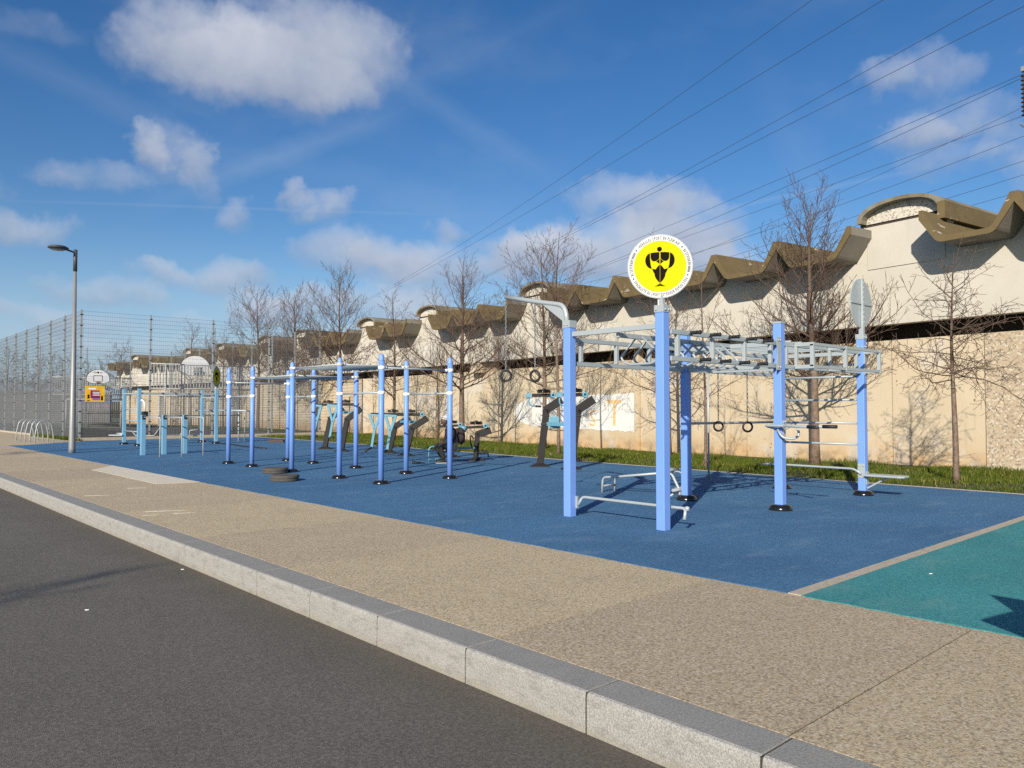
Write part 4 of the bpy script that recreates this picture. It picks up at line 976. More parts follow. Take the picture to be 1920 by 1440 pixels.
for a, b, z in (((0, 0), (0, 1), 1.78), ((0, 3), (0, 4), 1.78), ((1, 0), (1, 1), 1.79), ((1, 3), (1, 4), 1.79), ((0, 4), (1, 4), 2.16), ((0, 0), (1, 0), 2.27)): wbar(a, b, z)
def wladder(i, z):
    for a, b in (((0, i), (0, i + 1)), ((1, i), (1, i + 1))): wbar(a, b, z, 'ladder_rail')
    ya, yb = us_[i], us_[i + 1]; n = 7
    wbar((0, i), (1, i), z - .0, 'cross_bar'); wbar((0, i + 1), (1, i + 1), z, 'cross_bar')
    for k in range(1, n): y = ya + (yb - ya) * k / n; mb = WB(); mb.tube([(xs_[0], y, z), (xs_[1], y, z)], .017, 8); mb.build('rung', 'grey', wf)
wladder(1, 2.40); wladder(2, 2.235)
# rubber weights and blocks
t1 = thing('rubber_tyre', G(516, 887.5), 'small solid black tyre lying flat, the farther of two beside the round posts', 'tyre', 'two tyres lying on the blue surface')
prof_ = [(.16, .02), (.18, 0), (.268, 0), (.282, .012), (.284, .035), (.278, .045), (.278, .055), (.286, .065), (.284, .112), (.268, .126), (.19, .126), (.17, .112)]
mb = MB(); mb.lathe((0, 0, .004), prof_, 40); mb.build('tread', 'tyre', t1)
mb = MB(); mb.lathe((0, 0, .06), [(0, 0), (.172, 0), (.172, .05), (0, .06)], 24); mb.build('hub', 'black', t1)
copy_thing(t1, G(534, 902.0), 1.0, 'small solid black tyre lying flat, the nearer of two beside the round posts')
sb = G(517, 830); mb = MB(); mb.prism([(-.33, 0), (.33, 0), (.31, .12), (-.32, .13)], sb, Vector((math.cos(YAW), math.sin(YAW), 0)), Z_, (.2, .25, 0)); tag(mb.build('stone_block', 'stone', bevel=.01), 'low dark block lying at the far edge of the blue surface', 'block')
gl = G(783, 870); mb = MB(); mb.sphere((0, 0, .03), .11, 12, 7, sc_=(1.2, .7, .30)); mb.sphere((.13, -.05, .02), .06, 8, 6, sc_=(1.3, .7, .35)); mb.sphere((-.1, .04, .045), .05, 8, 6); o = mb.build('glove_pile', 'black'); o.location = gl; tag(o, 'pair of black gloves dropped on the blue surface near the seated person', 'gloves')
rp = MB(); pts = [G(398, 830.5, .02), G(430, 833, .02), G(455, 837, .02), G(478, 839, .02), G(499, 841, .02)]
rp.tube(pts, .035, 8); tag(rp.build('battle_rope', 'black'), 'black training rope stretched over the blue surface behind the round posts', 'rope')
# ------------------------------------------------------------------ light-blue rig on the left
lr = thing('training_rig', (11, 32.8, 0), 'smaller training rig of square light blue posts by the ball court fence', 'climbing rig')
LO = Vector((11, 32.8, 0))
class BB(MB):
    def build(s, name, mats, parent=None, **k): s.v = [tuple(Vector(v) - LO) for v in s.v]; return MB.build(s, name, mats, parent, **k)
q = [G(240, 834.2), G(266, 837.0), G(369.6, 828.2), G(398, 831.2)]
q[0].y = q[2].y = (q[0].y + q[2].y) / 2; q[1].y = q[3].y = (q[1].y + q[3].y) / 2
lposts = []
for i, p in enumerate(q):
    mb = BB(); mb.box((p.x, p.y, 1.12), (.125, .125, 2.24)); o = mb.build('post', 'sky_blue', lr, bevel=.006); lposts.append(o)
    mb = BB(); cap_ring(mb, p.x, p.y, .18, .085); mb.build('foot_cover', 'blackgloss', o)
d_ = disc_sign(lposts[3], q[3] + Z_ * 2.78, 90.0, .43); d_.location = -LO
mb = BB(); mb.box(q[3] + Z_ * 2.27, (.13, .13, .08)); mb.box(q[3] + Z_ * 2.34, (.05, .05, .12)); mb.build('sign_clamp', 'grey', lr)
def lbar(a, b, r=.02, nm='bar'): mb = BB(); mb.tube([a, b], r, 8); return mb.build(nm, 'grey', lr)
for z in (.55, .98, 1.42): lbar(q[0] + Z_ * z, q[1] + Z_ * z, .024, 'wall_bar')
mb = BB(); mb.beam(q[1] + Z_ * 2.06, q[3] + Z_ * 2.06, .05, .06); mb.beam(q[0] + Z_ * 2.06, q[2] + Z_ * 2.06, .05, .06); mb.beam(q[2] + Z_ * 1.93, q[3] + Z_ * 1.93, .05, .05); mb.beam(q[0] + Z_ * 2.06, q[1] + Z_ * 2.06, .05, .05); mb.build('top_beam', 'grey', lr)
mb = BB()
for f_ in (.28, .45, .62, .76): p = q[1].lerp(q[3], f_) + Z_ * 2.06; mb.tube([p + Vector((0, .0, 0)), p + Vector((0, -.2, -.02))], .028, 8)
mb.build('grip', 'black', lr)
lbar(q[2] + Z_ * 1.25, q[3] + Z_ * 1.25, .02); lbar(q[2] + Z_ * 1.25 + Y_ * .06, q[3] + Z_ * 1.25 + Y_ * .06, .02)
lbar(q[0] + Z_ * .42 + Vector((-.1, .55, 0)), q[0] + Z_ * .42, .05, 'step_seat')
mb = BB(); mb.prism([(-.55, -.15), (.0, -.15), (0, .15), (-.55, .15)], q[0] + Z_ * .36, -Vector((math.cos(YAW), math.sin(YAW), 0)) * -1, Vector((-math.sin(YAW), math.cos(YAW), 0)), (0, 0, .04)); mb.build('step_seat', 'grey', lr)
mb = BB(); rt_ = Vector((math.cos(YAW), math.sin(YAW), 0)); p = q[1]; mb.tube(rounded([p + Z_ * 1.75, p + Z_ * 1.80 + rt_ * .12, p + Z_ * 1.70 + rt_ * .20, p + Z_ * 1.35 + rt_ * .22], .08), .03, 8); mb.build('hook', 'white', lr)
mb = BB(); mb.box(p + Z_ * 1.25 + rt_ * .22, (.2, .2, .2)); mb.build('punch_pad', 'black', lr, bevel=.02)
mb = BB(); mb.tube(rounded([p + Z_ * .56 - rt_ * .25, p + Z_ * .40 - rt_ * .12, p + Z_ * .40 + rt_ * .6, p + Z_ * .72 + rt_ * .82], .05), .028, 8); mb.build('pedal_lever', 'galv_dark', lr)
# small bench behind
sb_ = thing('incline_bench', G(338, 826), 'small low steel bench behind the light blue posts', 'bench'); mb = MB()
mb.tube(rounded([(0, 0, 0), (0, 0, .32), rt_ * .35 + Z_ * .38], .08), .02, 6); mb.tube(rounded([rt_ * .42, rt_ * .42 + Z_ * .46, rt_ * .8 + Z_ * .5], .05), .02, 6); mb.tube([rt_ * .55 + Z_ * .22, rt_ * .8 + Z_ * .22], .03, 6); mb.build('frame', 'grey', sb_)
# three dip-bar stations
for i, (px, py, w_) in enumerate([(267.5, 853.5, 'left'), (307, 852, 'middle'), (346, 850.3, 'right')]):
    p = G(px, py)
    if i == 0: p0_ = p.copy()
    s_ = thing('dip_bar', p, w_ + ' one of three light blue half-height posts with a bent pale bar', 'dip bar', 'row of light blue dip-bar posts')
    mb = MB(); mb.box((0, 0, .63), (.13, .13, 1.26)); mb.build('post', 'sky_blue', s_, bevel=.006)
    mb = MB(); mb.tube(rounded([(0, -.06, 1.19), (0, -1.60, 1.19), (0, -1.60, 0)], .09, 8), .019, 10); mb.build('bar', 'dullwhite', s_)
    mb = MB(); mb.box((0, -.075, 1.19), (.10, .02, .12)); mb.build('bracket', 'black', s_)
# parallel bars in the background
pb_ = thing('parallel_bars', G(447, 828), 'thin white tube bars standing behind the first round posts', 'dip bar'); mb = MB()
mb.tube([(0, 0, 0), (0, 0, 1.30)], .035, 8); mb.tube(rounded([rt_ * .27 + Vector((0, 0, 0)), rt_ * .27 + Z_ * 1.38, rt_ * -1.6 + Z_ * 1.38 + Vector((-.3, .3, 0))], .08), .025, 8); mb.tube(rounded([rt_ * .5, rt_ * .5 + Z_ * 1.35, rt_ * -.4 + Z_ * 1.37], .08), .03, 8); mb.build('bars', 'grey', pb_)
# ------------------------------------------------------------------ cable machines (pairs of leaning charcoal posts)
MB0 = MB
def machine(px, py, qx, qy, kind, label, cat='fitness machine'):
    """two matching units; local +x runs to the right, +y away from the kerb side"""
    p = G(px, py); s = thing('fitness_machine', p, label, cat, 'light blue and charcoal exercise machines', YAW)
    gv = Matrix.Rotation(-YAW, 3, 'Z') @ (G(qx, qy) - p); OFF = [Vector((0, 0, 0))]
    class MB(MB0):
        def build(s_, *a, **k): s_.v = [tuple(Vector(v) + OFF[0]) for v in s_.v]; return MB0.build(s_, *a, **k)
    def foot(x):
        mb = MB(); mb.prism([(-.24, -.20), (.24, -.20), (.24, .20), (-.24, .20)], (x, 0, .004), X_, Y_, (0, 0, .025))
        b = len(mb.v); mb.add([(x - .22, -.18, .03), (x + .22, -.18, .03), (x + .22, .18, .03), (x - .22, .18, .03), (x - .09, -.08, .10), (x + .09, -.08, .10), (x + .09, .08, .10), (x - .09, .08, .10)], [(0, 1, 5, 4), (1, 2, 6, 5), (2, 3, 7, 6), (3, 0, 4, 7), (4, 5, 6, 7)])
        return mb.build('foot_cover', 'black', s, bevel=.006)
    def disc_stack(x, z, par):
        mb = MB(); 
        for k, (r, dz) in enumerate(((.17, 0), (.185, .03), (.17, .06))): mb.lathe((x, 0, z + dz), [(0, 0), (r - .01, 0), (r, .008), (r, .018), (r - .01, .026), (0, .026)], 20)
        mb.lathe((x, 0, z + .09), [(.05, 0), (.05, .02), (0, .025)], 10); return mb.build('weight_disc', 'blackgloss', par)
    def pivot(x, z, par):
        mb = MB(); mb.tube([(x, -.12, z), (x, .08, z)], .058, 16); pc = mb.build('pivot', 'charcoal', par); mb = MB(); mb.torus((x, -.125, z), .048, .024, (0, 1, 0), 18, 8); o = mb.build('pivot_ring', 'mach_blue', pc)
        pass
    if kind == 'bench':
        for OFF[0] in (gv, Vector((0, 0, 0))):
            x = 0.0; foot(x); mb = MB()
            mb.beam((x + 0.0, 0, .05), (x + .05, 0, .80), .15, .14, up=(1, 0, 0)); mb.beam((x + .03, 0, .74), (x + .42, 0, .86), .15, .19); mb.build('post', 'charcoal', s, bevel=.012)
        for OFF[0] in (gv, Vector((0, 0, 0))):
            x = 0.0; xx = x + .28; pivot(xx, .98, s)
            mb = MB(); mb.beam((xx - .05, 0, .96), (xx - .62, 0, .93), .10, .07); o = mb.build('lever', 'charcoal', s, bevel=.006)
            disc_stack(xx - .27, 1.02, s)
            if OFF[0].length < .01: mb = MB(); mb.tube(rounded([(xx - .62, -.02, .90), (xx - .60, -.02, .70), (xx - .72, -.02, .62)], .12), .018, 8); mb.lathe((xx - .62, -.0, .86), [(.09, 0), (.1, .06), (.08, .12)], 14); mb.build('handle', 'mach_blue', s)
        mb = MB(); mb.tube(rounded([(-.06, .05, .62), (-.14, .0, .74), (-.16, 0, .55), (-.10, 0, .38)], .08), .02, 8); mb.build('hose_loop', 'black', s); mb = MB(); mb.tube(rounded([(.15, 0, .30), (.32, 0, .30), (.36, 0, .10)], .08), .02, 8); mb.build('hose_loop', 'black', s)
        # bench seat and hoop legs
        mb = MB(); mb.beam((-.05, 0, .37), (-1.10, -.28, .37), .26, .05); mb.build('bench_seat', 'mach_blue', s, bevel=.012)
        mb = MB()
        for dx, dy in ((-1.27, -.38), (-.93, -.46)): mb.tube(rounded([(dx, dy, 0), (dx, dy, .42), (dx + .32, dy + .12, .42)], .12, 6), .022, 8)
        mb.tube([(-1.27, -.38, .08), (-.93, -.46, .08)], .018, 8); mb.build('bench_legs', 'mach_blue', s)
        return s
    for OFF[0] in (gv, Vector((0, 0, 0))):
        x = 0.0; foot(x); mb = MB(); zk = .80 if kind == 'leg' else 1.0
        if kind == 'pull':
            mb.beam((x, 0, .06), (x + .17, 0, 1.46), .15, .17, up=(1, 0, 0)); mb.beam((x + .13, 0, 1.42), (x + .55, 0, 1.69), .15, .20)
        else:
            mb.beam((x, 0, .06), (x + .20, 0, 1.12 * zk), .15, .17, up=(1, 0, 0)); mb.beam((x + .15, 0, 1.06 * zk), (x + .66, 0, 1.46 * zk), .15, .19)
        o = mb.build('post', 'charcoal', s, bevel=.012)
        if kind == 'pull':
            mb = MB(); mb.box((x + .10, 0, 1.10 - .02), (.16, .18, .05)); mb.box((x + .12, 0, 1.30), (.17, .18, .025)); mb.build('collar', 'black', o)
            pivot(x + .33, 1.80, s)
            mb = MB(); mb.beam((x + .30, 0, 1.80), (x - .20, 0, 1.80), .09, .08); lv_ = mb.build('lever', 'charcoal', s, bevel=.006)
            disc_stack(x + .10, 1.86, s)
            mb = MB(); mb.box((x - .28, 0, 1.80), (.13, .11, .11)); mb.tube(rounded([(x - .28, 0, 1.78), (x - .28, 0, 1.55), (x - .08, 0, 1.52)], .14), .019, 8); hn = mb.build('handle', 'mach_blue', s)
            mb = MB(); mb.tube([(x - .11, 0, 1.524), (x + .03, 0, 1.515)], .024, 10); mb.build('grip', 'black', hn)
            mb = MB(); mb.box((x + .36, -.11, 1.12), (.25, .04, .30)); 
            pad = mb.build('back_pad', 'mach_blue', s, bevel=.03, seg=3) if OFF[0].length < .01 else None
            if pad: mb = MB(); mb.tube([(x + .10, 0, 1.08), (x + .24, -.09, 1.10)], .04, 8); mb.build('pad_arm', 'mach_blue', pad)
        else:
            zk = .80 if kind == 'leg' else 1.0; top = 1.60 * zk; xt = x - (.62 if kind == 'leg' else .44); pivot(x + .52, top + .02 - .02, s)
            mb = MB(); mb.beam((x + .50, 0, top), (xt + .02, 0, top), .09, .09); mb.build('lever', 'charcoal', s, bevel=.006)
            disc_stack(x + .12, top + .06, s)
            zf = .48 if kind == 'press' else .20; zj = top - .60 if kind == 'press' else top - .50
            mb = MB()
            mb.beam((xt, -.10, top), (xt + .16, -.10, zj), .07, .08); mb.beam((xt + .32, -.10, top - .08), (xt + .17, -.10, zj), .07, .08); mb.beam((xt + .165, -.10, zj + .02), (xt + .07, -.10, zf), .07, .08)
            mb.beam((xt - .02, -.10, top - .02), (xt + .36, -.10, top - .05), .09, .07)
            yl = mb.build('swing_arm', 'mach_blue', s, bevel=.008)
            mb = MB(); mb.tube([(xt + .07, -.12, zf + .02), (xt + .22, -.14, zf + .0)] if kind == 'press' else [(xt + .07, -.12, zf), (xt - .10, -.32, zf - .12)], .032, 8); mb.build('foot_rest', 'black' , yl)
    # beam joining the two posts
    mb = MB()
    if kind == 'pull': mb.beam((.12, .02, 1.08), gv + Vector((.1, .02, 1.08)), .06, .09)
    else: zq = 1.33 if kind == 'press' else 1.04; mb.beam((.35, .02, zq), gv + Vector((.4, .02, zq)), .06, .08)
    mb.build('joining_beam', 'mach_blue', s)
    if kind == 'pull':
        mb = MB(); mb.beam((.16, .08, 1.95), gv + Vector((.1, .08, 1.98)), .05, .05); mb.build('cross_bar', 'post_wood', s)
    return s
machine(609, 842.5, 640, 847, 'press', 'exercise machine with forked light blue swing arms, farthest left of the machines')
machine(729.4, 850, 760.5, 855.5, 'leg', 'exercise machine with forked light blue swing arms, right behind the tallest round post')
machine(892, 864.5, 846, 858, 'bench', 'low bench press machine the seated person rests on')
machine(1012.5, 875.5, 1071, 880.5, 'pull', 'tall pull-down machine with square light blue back pad')
# ------------------------------------------------------------------ person sitting on the bench
def skin_mesh(name, chain_, radii, edges, material, parent, sub=2):
    me = bpy.data.meshes.new(name); me.from_pydata(chain_, edges, []); me.update()
    o = bpy.data.objects.new(name, me); sc.collection.objects.link(o)
    if parent is not None: o.parent = parent
    sk = o.modifiers.new('skin', 'SKIN'); sk.use_smooth_shade = True
    for i, r in enumerate(radii):
        v = me.skin_vertices[0].data[i]; v.radius = (r, r) if not isinstance(r, tuple) else r
    me.skin_vertices[0].data[0].use_root = True
    sb2 = o.modifiers.new('sub', 'SUBSURF'); sb2.levels = sub; sb2.render_levels = sub
    me.materials.append(M[material]); return o
pw = G(838, 865.5); 
# local frame: x = forward (the way the person faces: left and a little towards the viewer), y = person's left
fx = Vector((-math.cos(YAW), -math.sin(YAW), 0)) * .93 + Vector((math.sin(YAW), -math.cos(YAW), 0)) * .37; fx.normalize()
per = thing('person', G(850, 868), 'person in black jacket and pale knit cap sitting hunched on the machine bench', 'person', None, math.atan2(fx.y, fx.x))
V_ = [(0, 0, .47), (.03, 0, .62), (.08, 0, .80), (.12, 0, .93), (.17, 0, 1.01), (.22, 0, 1.10),
      (.10, .17, .90), (.12, .22, .68), (.30, .14, .55), (.10, -.17, .90), (.12, -.22, .68), (.30, -.12, .53),
      (.02, .10, .46), (.42, .16, .50), (.30, .15, .10), (.02, -.10, .46), (.43, -.20, .48), (.22, -.16, .10)]
E_ = [(0, 1), (1, 2), (2, 3), (3, 4), (4, 5), (3, 6), (6, 7), (7, 8), (3, 9), (9, 10), (10, 11), (0, 12), (12, 13), (13, 14), (0, 15), (15, 16), (16, 17)]
Rr = [.14, .13, .145, .12, .055, .06, .062, .050, .030, .062, .050, .030, .09, .065, .042, .09, .065, .042]
body = skin_mesh('body', V_, Rr, E_, 'skin', per)
mb = MB(); mb.sphere((.24, 0, 1.13), .105, 18, 12, sc_=(1.0, .78, 1.15)); mb.sphere((.335, 0, 1.11), .022, 8, 6, sc_=(1, .8, 1.3)); mb.sphere((.325, 0, 1.06), .028, 8, 6, sc_=(.6, 1.3, .4))
for s_ in (-1, 1): mb.sphere((.322, .033 * s_, 1.145), .013, 8, 6); mb.sphere((.24, .082 * s_, 1.12), .026, 8, 6, sc_=(1, .4, 1.3))
mb.build('head', 'skin', body)
for s_ in (1, -1):                         # hands: palm and five bent fingers resting on the knees
    hb = Vector((.34, .13 * s_, .545)); mb = MB(); mb.sphere(hb, .045, 10, 8, sc_=(1.1, .9, .45))
    for k, l in enumerate((.060, .072, .075, .068)):
        y = hb.y + (-.028 + .019 * k); mb.tube([(hb.x + .03, y, hb.z + .005), (hb.x + .03 + l * .6, y, hb.z), (hb.x + .03 + l * .85, y, hb.z - .03)], [.010, .009, .007], 6)
    mb.tube([(hb.x, hb.y - .035 * s_, hb.z), (hb.x + .035, hb.y - .062 * s_, hb.z - .01), (hb.x + .06, hb.y - .06 * s_, hb.z - .02)], [.012, .010, .008], 6); mb.build('hand', 'skin', body)
jk = skin_mesh('jacket', [(-.02, 0, .46), (.02, 0, .62), (.07, 0, .80), (.10, 0, .93), (.15, 0, 1.00), (.09, .18, .90), (.11, .24, .68), (.28, .15, .565), (.09, -.18, .90), (.11, -.24, .68), (.28, -.13, .545), (.12, 0, .52)],
    [(.19, .17), (.18, .16), (.19, .155), (.15, .13), .085, .085, .072, .055, .085, .072, .055, .12], [(0, 1), (1, 2), (2, 3), (3, 4), (3, 5), (5, 6), (6, 7), (3, 8), (8, 9), (9, 10), (1, 11)], 'jacket', per)
tr_ = skin_mesh('trousers', [(0, 0, .46), (.06, .11, .45), (.43, .17, .50), (.37, .16, .30), (.30, .15, .10), (.06, -.11, .45), (.44, -.21, .48), (.34, -.18, .28), (.22, -.16, .10)],
    [.15, .11, .082, .07, .062, .11, .082, .07, .062], [(0, 1), (1, 2), (2, 3), (3, 4), (0, 5), (5, 6), (6, 7), (7, 8)], 'trousers', per)
mb = MB(); 
mb.lathe((.215, 0, 1.155), [(.118, 0), (.120, .03), (.112, .045), (.105, .08), (.08, .115), (.04, .135), (0, .14)], 20, axis=(-.25, 0, 1)); mb.build('knit_cap', 'beanie', per)
mb = MB(); mb.lathe((.208, 0, 1.19), [(.1205, 0), (.1205, .012)], 20, axis=(-.25, 0, 1)); mb.build('cap_stripe', 'charcoal', per)
for s_, (x, y) in ((1, (.33, .15)), (-1, (.26, -.16))):
    mb = MB(); mb.sphere((x + .05, y, .055), .10, 14, 8, sc_=(1.45, .48, .52)); mb.box((x + .05, y, .012), (.27, .088, .024)); mb.build('shoe', ['shoe'], per, bevel=.006)
mb = MB(); mb.box((.31, -.16, .017), (.275, .09, .022)); mb.box((.38, .15, .017), (.275, .09, .022)); mb.build('shoe_sole', 'beanie', per, bevel=.006)
mb = MB(); mb.sphere((-.22, .0, .72), .17, 14, 10, sc_=(.62, .85, 1.35)); bp = mb.build('backpack', 'jacket'); bp.parent = None
bp.matrix_world = Matrix.Translation(per.location) @ Matrix.Rotation(per.rotation_euler.z, 4, 'Z'); tag(bp, 'black backpack on the back of the seated person', 'backpack')
# ------------------------------------------------------------------ bare trees
def tree_mesh(seed, H, tr_r, first, style, nprim, thin=1.0):
    rg = random.Random(seed); tk = MB(); cr = MB()
    top = H * (.97 if style != 'flat' else .93); n = 12; pts = []; rs = []
    wob = .012 * H
    for i in range(n + 1):
        f = i / n; pts.append(Vector((wob * math.sin(f * 5 + seed) * f, wob * math.cos(f * 4.3 + seed * 2) * f, -.08 + (top + .08) * f)))
        rs.append(tr_r * (1 - f) ** .85 * (1.25 if i == 0 else 1) + .006)
    ksp = max(2, int(n * min(.9, (first + .25 * (H - first)) / H)))
    tk.tube(pts[:ksp + 1], rs[:ksp + 1], 10); cr.tube(pts[ksp:], rs[ksp:], 7)
    def at(f): x = f * n; i = min(n - 1, int(x)); return pts[i].lerp(pts[i + 1], x - i), rs[i] + (rs[i + 1] - rs[i]) * (x - i)
    def branch(p, d, L, r, lvl):
        ns = max(3, int(L / (.16 if lvl < 2 else .12))); ns = min(ns, 11); q = p.copy(); P_ = [q.copy()]; R_ = [r]; dd = d.normalized()
        for i in range(ns):
            f = (i + 1) / ns
            if style == 'up': dd = dd + Vector((rg.gauss(0, .09), rg.gauss(0, .09), .075 + rg.gauss(0, .04)))
            elif style == 'flat': dd = dd + Vector((rg.gauss(0, .22), rg.gauss(0, .22), rg.gauss(.015, .16)))
            else: dd = dd + Vector((rg.gauss(0, .13), rg.gauss(0, .13), .04 + rg.gauss(0, .08)))
            dd.normalize(); q = q + dd * (L / ns); P_.append(q.copy()); R_.append(max(.0042 * thin, r * (1 - f * .8)))
        cr.tube(P_, R_, 6 if lvl == 0 else (4 if lvl == 1 else 3), caps=False)
        if lvl >= (3 if style == 'flat' else 3): return
        nb = {0: int(3 + L * 4.2), 1: int(2 + L * 4.6), 2: int(1 + L * 5)}[lvl]
        for k in range(nb):
            f = .12 + .85 * (k + rg.random()) / nb; x = f * ns; i = min(ns - 1, int(x)); pp_ = P_[i].lerp(P_[i + 1], x - i); tdir = (P_[i + 1] - P_[i]).normalized()
            o_ = tdir.orthogonal(); o_.rotate(Quaternion(tdir, rg.uniform(0, 6.283))); sp = rg.uniform(.45, .95) if style != 'flat' else rg.uniform(.6, 1.3)
            nd = tdir * math.cos(sp) + o_ * math.sin(sp)
            if style == 'up': nd.z += .22
            ll = L * rg.uniform(.28, .52) * (1.12 - .7 * f)
            if ll > .10: branch(pp_, nd, ll, max(.0046 * thin, R_[i] * .52), lvl + 1)
    for k in range(nprim):
        f = (first + (top * .96 - first) * ((k + rg.random() * .8) / nprim) ** 1.15) / top
        p, r = at(min(.98, f)); a = k * 2.4 + rg.uniform(-.5, .5); hf = (f * top - first) / (top - first)
        if style == 'up': el_ = R(8 + 52 * hf + rg.uniform(-10, 10)); L = (H - first) * (.66 - .40 * hf) * rg.uniform(.7, 1.15)
        elif style == 'flat': el_ = R(2 + 45 * hf ** 2 + rg.uniform(-12, 14)); L = (H - first) * (.80 - .45 * hf) * rg.uniform(.6, 1.1)
        else: el_ = R(18 + 38 * hf + rg.uniform(-10, 10)); L = (H - first) * (.50 - .30 * hf) * rg.uniform(.7, 1.1)
        branch(p, Vector((math.cos(a) * math.cos(el_), math.sin(a) * math.cos(el_), math.sin(el_))), L, max(.008, r * .36), 0)
    return tk, cr
protos = {}
def proto(key, *a):
    if key not in protos:
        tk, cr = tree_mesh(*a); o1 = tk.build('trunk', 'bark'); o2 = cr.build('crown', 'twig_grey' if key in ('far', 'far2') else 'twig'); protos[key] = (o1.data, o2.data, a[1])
        bpy.data.objects.remove(o1); bpy.data.objects.remove(o2)
    return protos[key]
def tree(key, pos, H, rz, label, group='bare winter trees along the hall', name='bare_tree'):
    d1, d2, h = protos[key]; t = thing(name, pos, label, 'tree', group, rz); s_ = H / h
    for nm, d in (('trunk', d1), ('crown', d2)):
        o = bpy.data.objects.new(nm, d); sc.collection.objects.link(o); o.parent = t; o.scale = (s_, s_, s_)
    return t
proto('big', 11, 7.2, .125, 2.2, 'up', 36); proto('up2', 23, 7.4, .085, 2.2, 'up', 30); proto('up3', 37, 7.0, .08, 1.9, 'mix', 30)
proto('flat', 5, 4.3, .055, 1.95, 'flat', 36); proto('thin', 71, 7.3, .055, 3.6, 'up', 11); proto('sap', 83, 4.8, .032, 1.2, 'mix', 12)
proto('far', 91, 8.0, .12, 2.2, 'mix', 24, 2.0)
def tp(px, Y): p = at_depth(px, 800, Y); return Vector((p.x, p.y, lawn_z(p.x, p.y) if p.x > 15.5 and p.y > -8 else 0))
tree('flat', tp(1791, 14.75), 4.35, .4, 'small bare tree with flat crooked spreading twigs at the right edge')
tree('big', tp(1527, 20.2), 7.1, 1.0, 'large bare tree with shining trunk behind the wall bars of the big rig')
tree('sap', tp(1322, 18.6), 4.9, .3, 'slim bare sapling beside the climbing pole')
tree('up3', tp(1254, 24.5), 6.9, 2.2, 'bare tree behind the post with the round yellow sign')
tree('thin', tp(1047, 24.4), 7.35, 0.0, 'very slender straight bare tree right behind the square light blue pad')
tree('up2', tp(1020, 28.5), 7.6, .8, 'bare tree behind the hanging rings')
tree('big', tp(866, 31.5), 7.3, 3.6, 'bare tree behind the bench machine')
tree('sap', tp(935, 33.0), 3.6, 2.0, 'small bare sapling close to the hall wall right of the bench machine')
tree('up3', tp(738, 36), 7.2, 4.4, 'bare tree behind the tallest round post')
tree('sap', tp(700, 33), 3.0, 1.0, 'thin bare stem left of the forked machine by the wall')
tree('sap', tp(818, 35.0), 4.2, 3.2, 'bare sapling behind the seated person by the wall')
tree('up2', tp(638, 35.0), 7.8, 2.5, 'bare tree rising beside the court corner post')
tree('big', tp(548, 49.5), 9.0, 5.0, 'bare tree behind the court fence, right of the pair')
tree('up2', tp(483, 51.5), 9.6, 1.4, 'bare tree behind the court fence, left of the pair')
tree('up3', tp(418, 60), 7.6, .9, 'low bare tree behind the court fence above the yellow emblem sign')
tree('up3', tp(357, 66), 9.0, 3.1, 'bare tree behind the blank backboard')
tree('flat', tp(226, 66), 7.2, 2.1, 'low spreading bare tree beside the far corner of the court')
gk = 'distant bare trees beyond the far end of the court'
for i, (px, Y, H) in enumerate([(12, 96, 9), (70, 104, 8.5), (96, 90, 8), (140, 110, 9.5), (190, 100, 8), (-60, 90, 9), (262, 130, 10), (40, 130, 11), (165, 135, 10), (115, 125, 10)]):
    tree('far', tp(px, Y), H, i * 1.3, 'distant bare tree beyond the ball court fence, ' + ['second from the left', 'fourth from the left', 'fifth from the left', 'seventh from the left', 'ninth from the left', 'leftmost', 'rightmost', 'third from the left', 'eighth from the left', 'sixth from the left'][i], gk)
gr = 'bare street trees across the road'
tree('far', Vector((-5.4, 24.0, -.22)), 7.5, .7, 'bare street tree across the road, out of frame left, casting twig shadows on the pavement', gr)
tree('far', Vector((-13.2, .6, -.22)), 8.0, 1.9, 'bare street tree behind the viewer casting streaks on the road', gr)
# plain grey wall closing the view beyond the court
wa, wb = tp(-420, 84), tp(207, 88); mb = MB(); mb.beam(wa + Z_ * 1.5, wb + Z_ * 1.5, .5, 3.6)
bw = tag(mb.build('boundary_wall', 'house'), 'long plain grey wall closing the view behind the left fence and far goal', 'wall')
mb = MB(); mb.beam(wa + Z_ * 3.38, wb + Z_ * 3.38, .7, .16); mb.build('coping', 'house', bw)
mb = MB(); mb.box((30, 150, 1), (160, 2.5, 3.2)); mb.box((-60, 120, 1), (60, 2.5, 3.0)); 
tag(mb.build('hedge', 'hedge'), 'dark low hedge line on the horizon beyond everything', 'hedge')
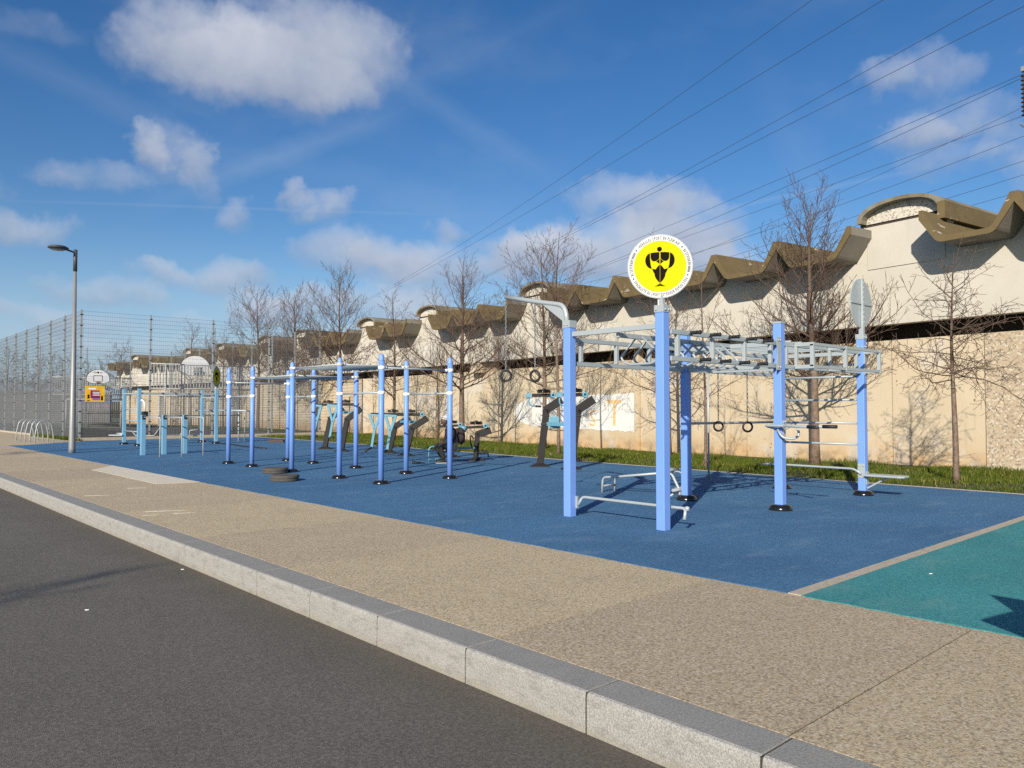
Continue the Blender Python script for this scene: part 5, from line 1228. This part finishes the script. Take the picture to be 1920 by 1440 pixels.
# ------------------------------------------------------------------ overhead power lines
def gz(px, py, H): d = ray(px, py); k = (H - CAMH) / d.z; return Vector((0, 0, CAMH)) + d * k
LN = [((1522, 0), (1160, 258), (687, 561), 34), ((1656, 0), (1160, 294), (690, 563), 30), ((1862, 0), (1270, 332), (860, 542), 28), ((1925, 9), (1260, 342), (860, 546), 26),
      ((1925, 136), (1240, 425), (800, 600), 26), ((1925, 142), (1240, 449), (800, 606), 24), ((1925, 198), (1480, 400), (800, 612), 30), ((1925, 215), (1610, 330), (800, 618), 26),
      ((1925, 253), (1560, 387), (1100, 530), 24), ((1925, 300), (1710, 370), (1200, 535), 24), ((1925, 326), (1780, 370), (1300, 510), 22), ((1925, 356), (1730, 411), (1380, 505), 22)]
for i, (a, m_, b, H) in enumerate(LN):
    A = gz(*a, H); 
    Dv = Vector(cf(math.sin(R(-21)), math.cos(R(-21)))).to_3d()
    # far end on the pixel ray, at the same height
    B = gz(*b, H * .82); pts = []
    mid = A.lerp(B, .5); best = None
    # choose the sag so the line passes the middle reading
    for s_ in [k * .1 for k in range(0, 80)]:
        ptsq = [A.lerp(B, f) - Z_ * (s_ * 4 * f * (1 - f)) for f in [k / 40 for k in range(41)]]
        e = min(abs(math.atan2((p - Vector((0, 0, CAMH))).cross(ray(*m_)).length, (p - Vector((0, 0, CAMH))).dot(ray(*m_)))) for p in ptsq)
        if best is None or e < best[0]: best = (e, s_)
    s_ = best[1]
    out_dir = (A - B).normalized(); A2 = A + out_dir * 30
    pts = [A2] + [A.lerp(B, f) - Z_ * (s_ * 4 * f * (1 - f)) for f in [k / 40 for k in range(41)]] + [B + (B - A).normalized() * 8]
    mb = MB(); mb.tube([p for p in pts], [.019 + .0000 * k for k in range(len(pts))], 5, caps=False)
    tag(mb.build('power_line', 'cable'), 'thin dark overhead power line, ' + ['topmost', 'second from the top', 'third from the top', 'fourth from the top', 'fifth from the top', 'sixth from the top', 'seventh from the top', 'eighth from the top', 'ninth from the top', 'tenth from the top', 'eleventh from the top', 'lowest'][i] + ' at the right edge', 'power line', 'overhead power lines')
ins = thing('insulator', gz(1919, 130, 26), 'dark ribbed insulator string hanging at the right edge of the sky', 'insulator'); mb = MB()
k_ = 1.0; dpt = (ins.location - Vector((0, 0, CAMH))).length; sc__ = dpt / F_PX
mb.box((0, 0, 0), (8 * sc__, 5 * sc__, 7 * sc__)); mb.build('hanger', 'galv_dark', ins)
mb = MB(); prof = []
for k in range(10): z = -8 * sc__ - k * 6.5 * sc__; prof += [(1.4 * sc__, z), (4.2 * sc__, z - 1.5 * sc__), (4.2 * sc__, z - 2.2 * sc__), (1.4 * sc__, z - 3.5 * sc__)]
mb.lathe((0, 0, 0), prof, 12); mb.build('ribbed_discs', 'ceramic', ins)
mb = MB(); mb.tube(arc((0, 0, -80 * sc__), 6 * sc__, math.pi, 2 * math.pi, 8, rt_, Z_), 1.0 * sc__, 6); mb.build('hook', 'galv_dark', ins)
# litter specks and pale scuffs
lit_ = random.Random(4)
for (px, py, l, z, w_) in ((488, 345 + 800, .09, -.21, 'left of the kerb in the near road'), (163, 1144, .07, -.21, 'far left on the road')):
    mb = MB(); p = G(px if px != 488 else 163, py if px != 488 else 1144, -.212)
for i, (px, py, z, w_) in enumerate(((163, 1144, -.212, 'on the near road at the left'), (342, 1068, -.212, 'on the road closer to the kerb'), (1745, 1076, .008, 'on the teal surface'))):
    mb = MB(); p = G(px, py, z); mb.prism([(-.014, -.005), (.0, -.007), (.016, .0), (.012, .006), (-.010, .005)], p, rt_, Vector((-math.sin(YAW), math.cos(YAW), 0)), (0, 0, .006)); tag(mb.build('litter', 'white'), 'tiny white scrap of litter ' + w_, 'litter', 'scraps of litter')
print('OBJ', len(sc.objects))

# panel added out of frame on the right to cast a shadow on the teal
pl_ = thing('shadow_caster', (4.47, .30, 0), 'added green leaf-shaped panel on a post, out of frame at the right, casting a shadow', 'shadow caster', None, math.atan2(SUN_TRAVEL.y, SUN_TRAVEL.x) - math.pi / 2)
mb = MB(); mb.tube([(0, 0, 0), (0, 0, .8)], .04, 12); mb.build('post', 'galv', pl_)
mb = MB(); mb.prism([(-.58, .98), (-.30, .70), (0, .58), (.34, .62), (.62, .82), (.50, 1.05), (.60, 1.32), (.30, 1.30), (.12, 1.55), (-.05, 1.30), (-.34, 1.38), (-.30, 1.14)], (0, -.02, 0), X_, Z_, (0, .04, 0)); mb.build('leaf_panel', 'castergreen', pl_, bevel=.008)
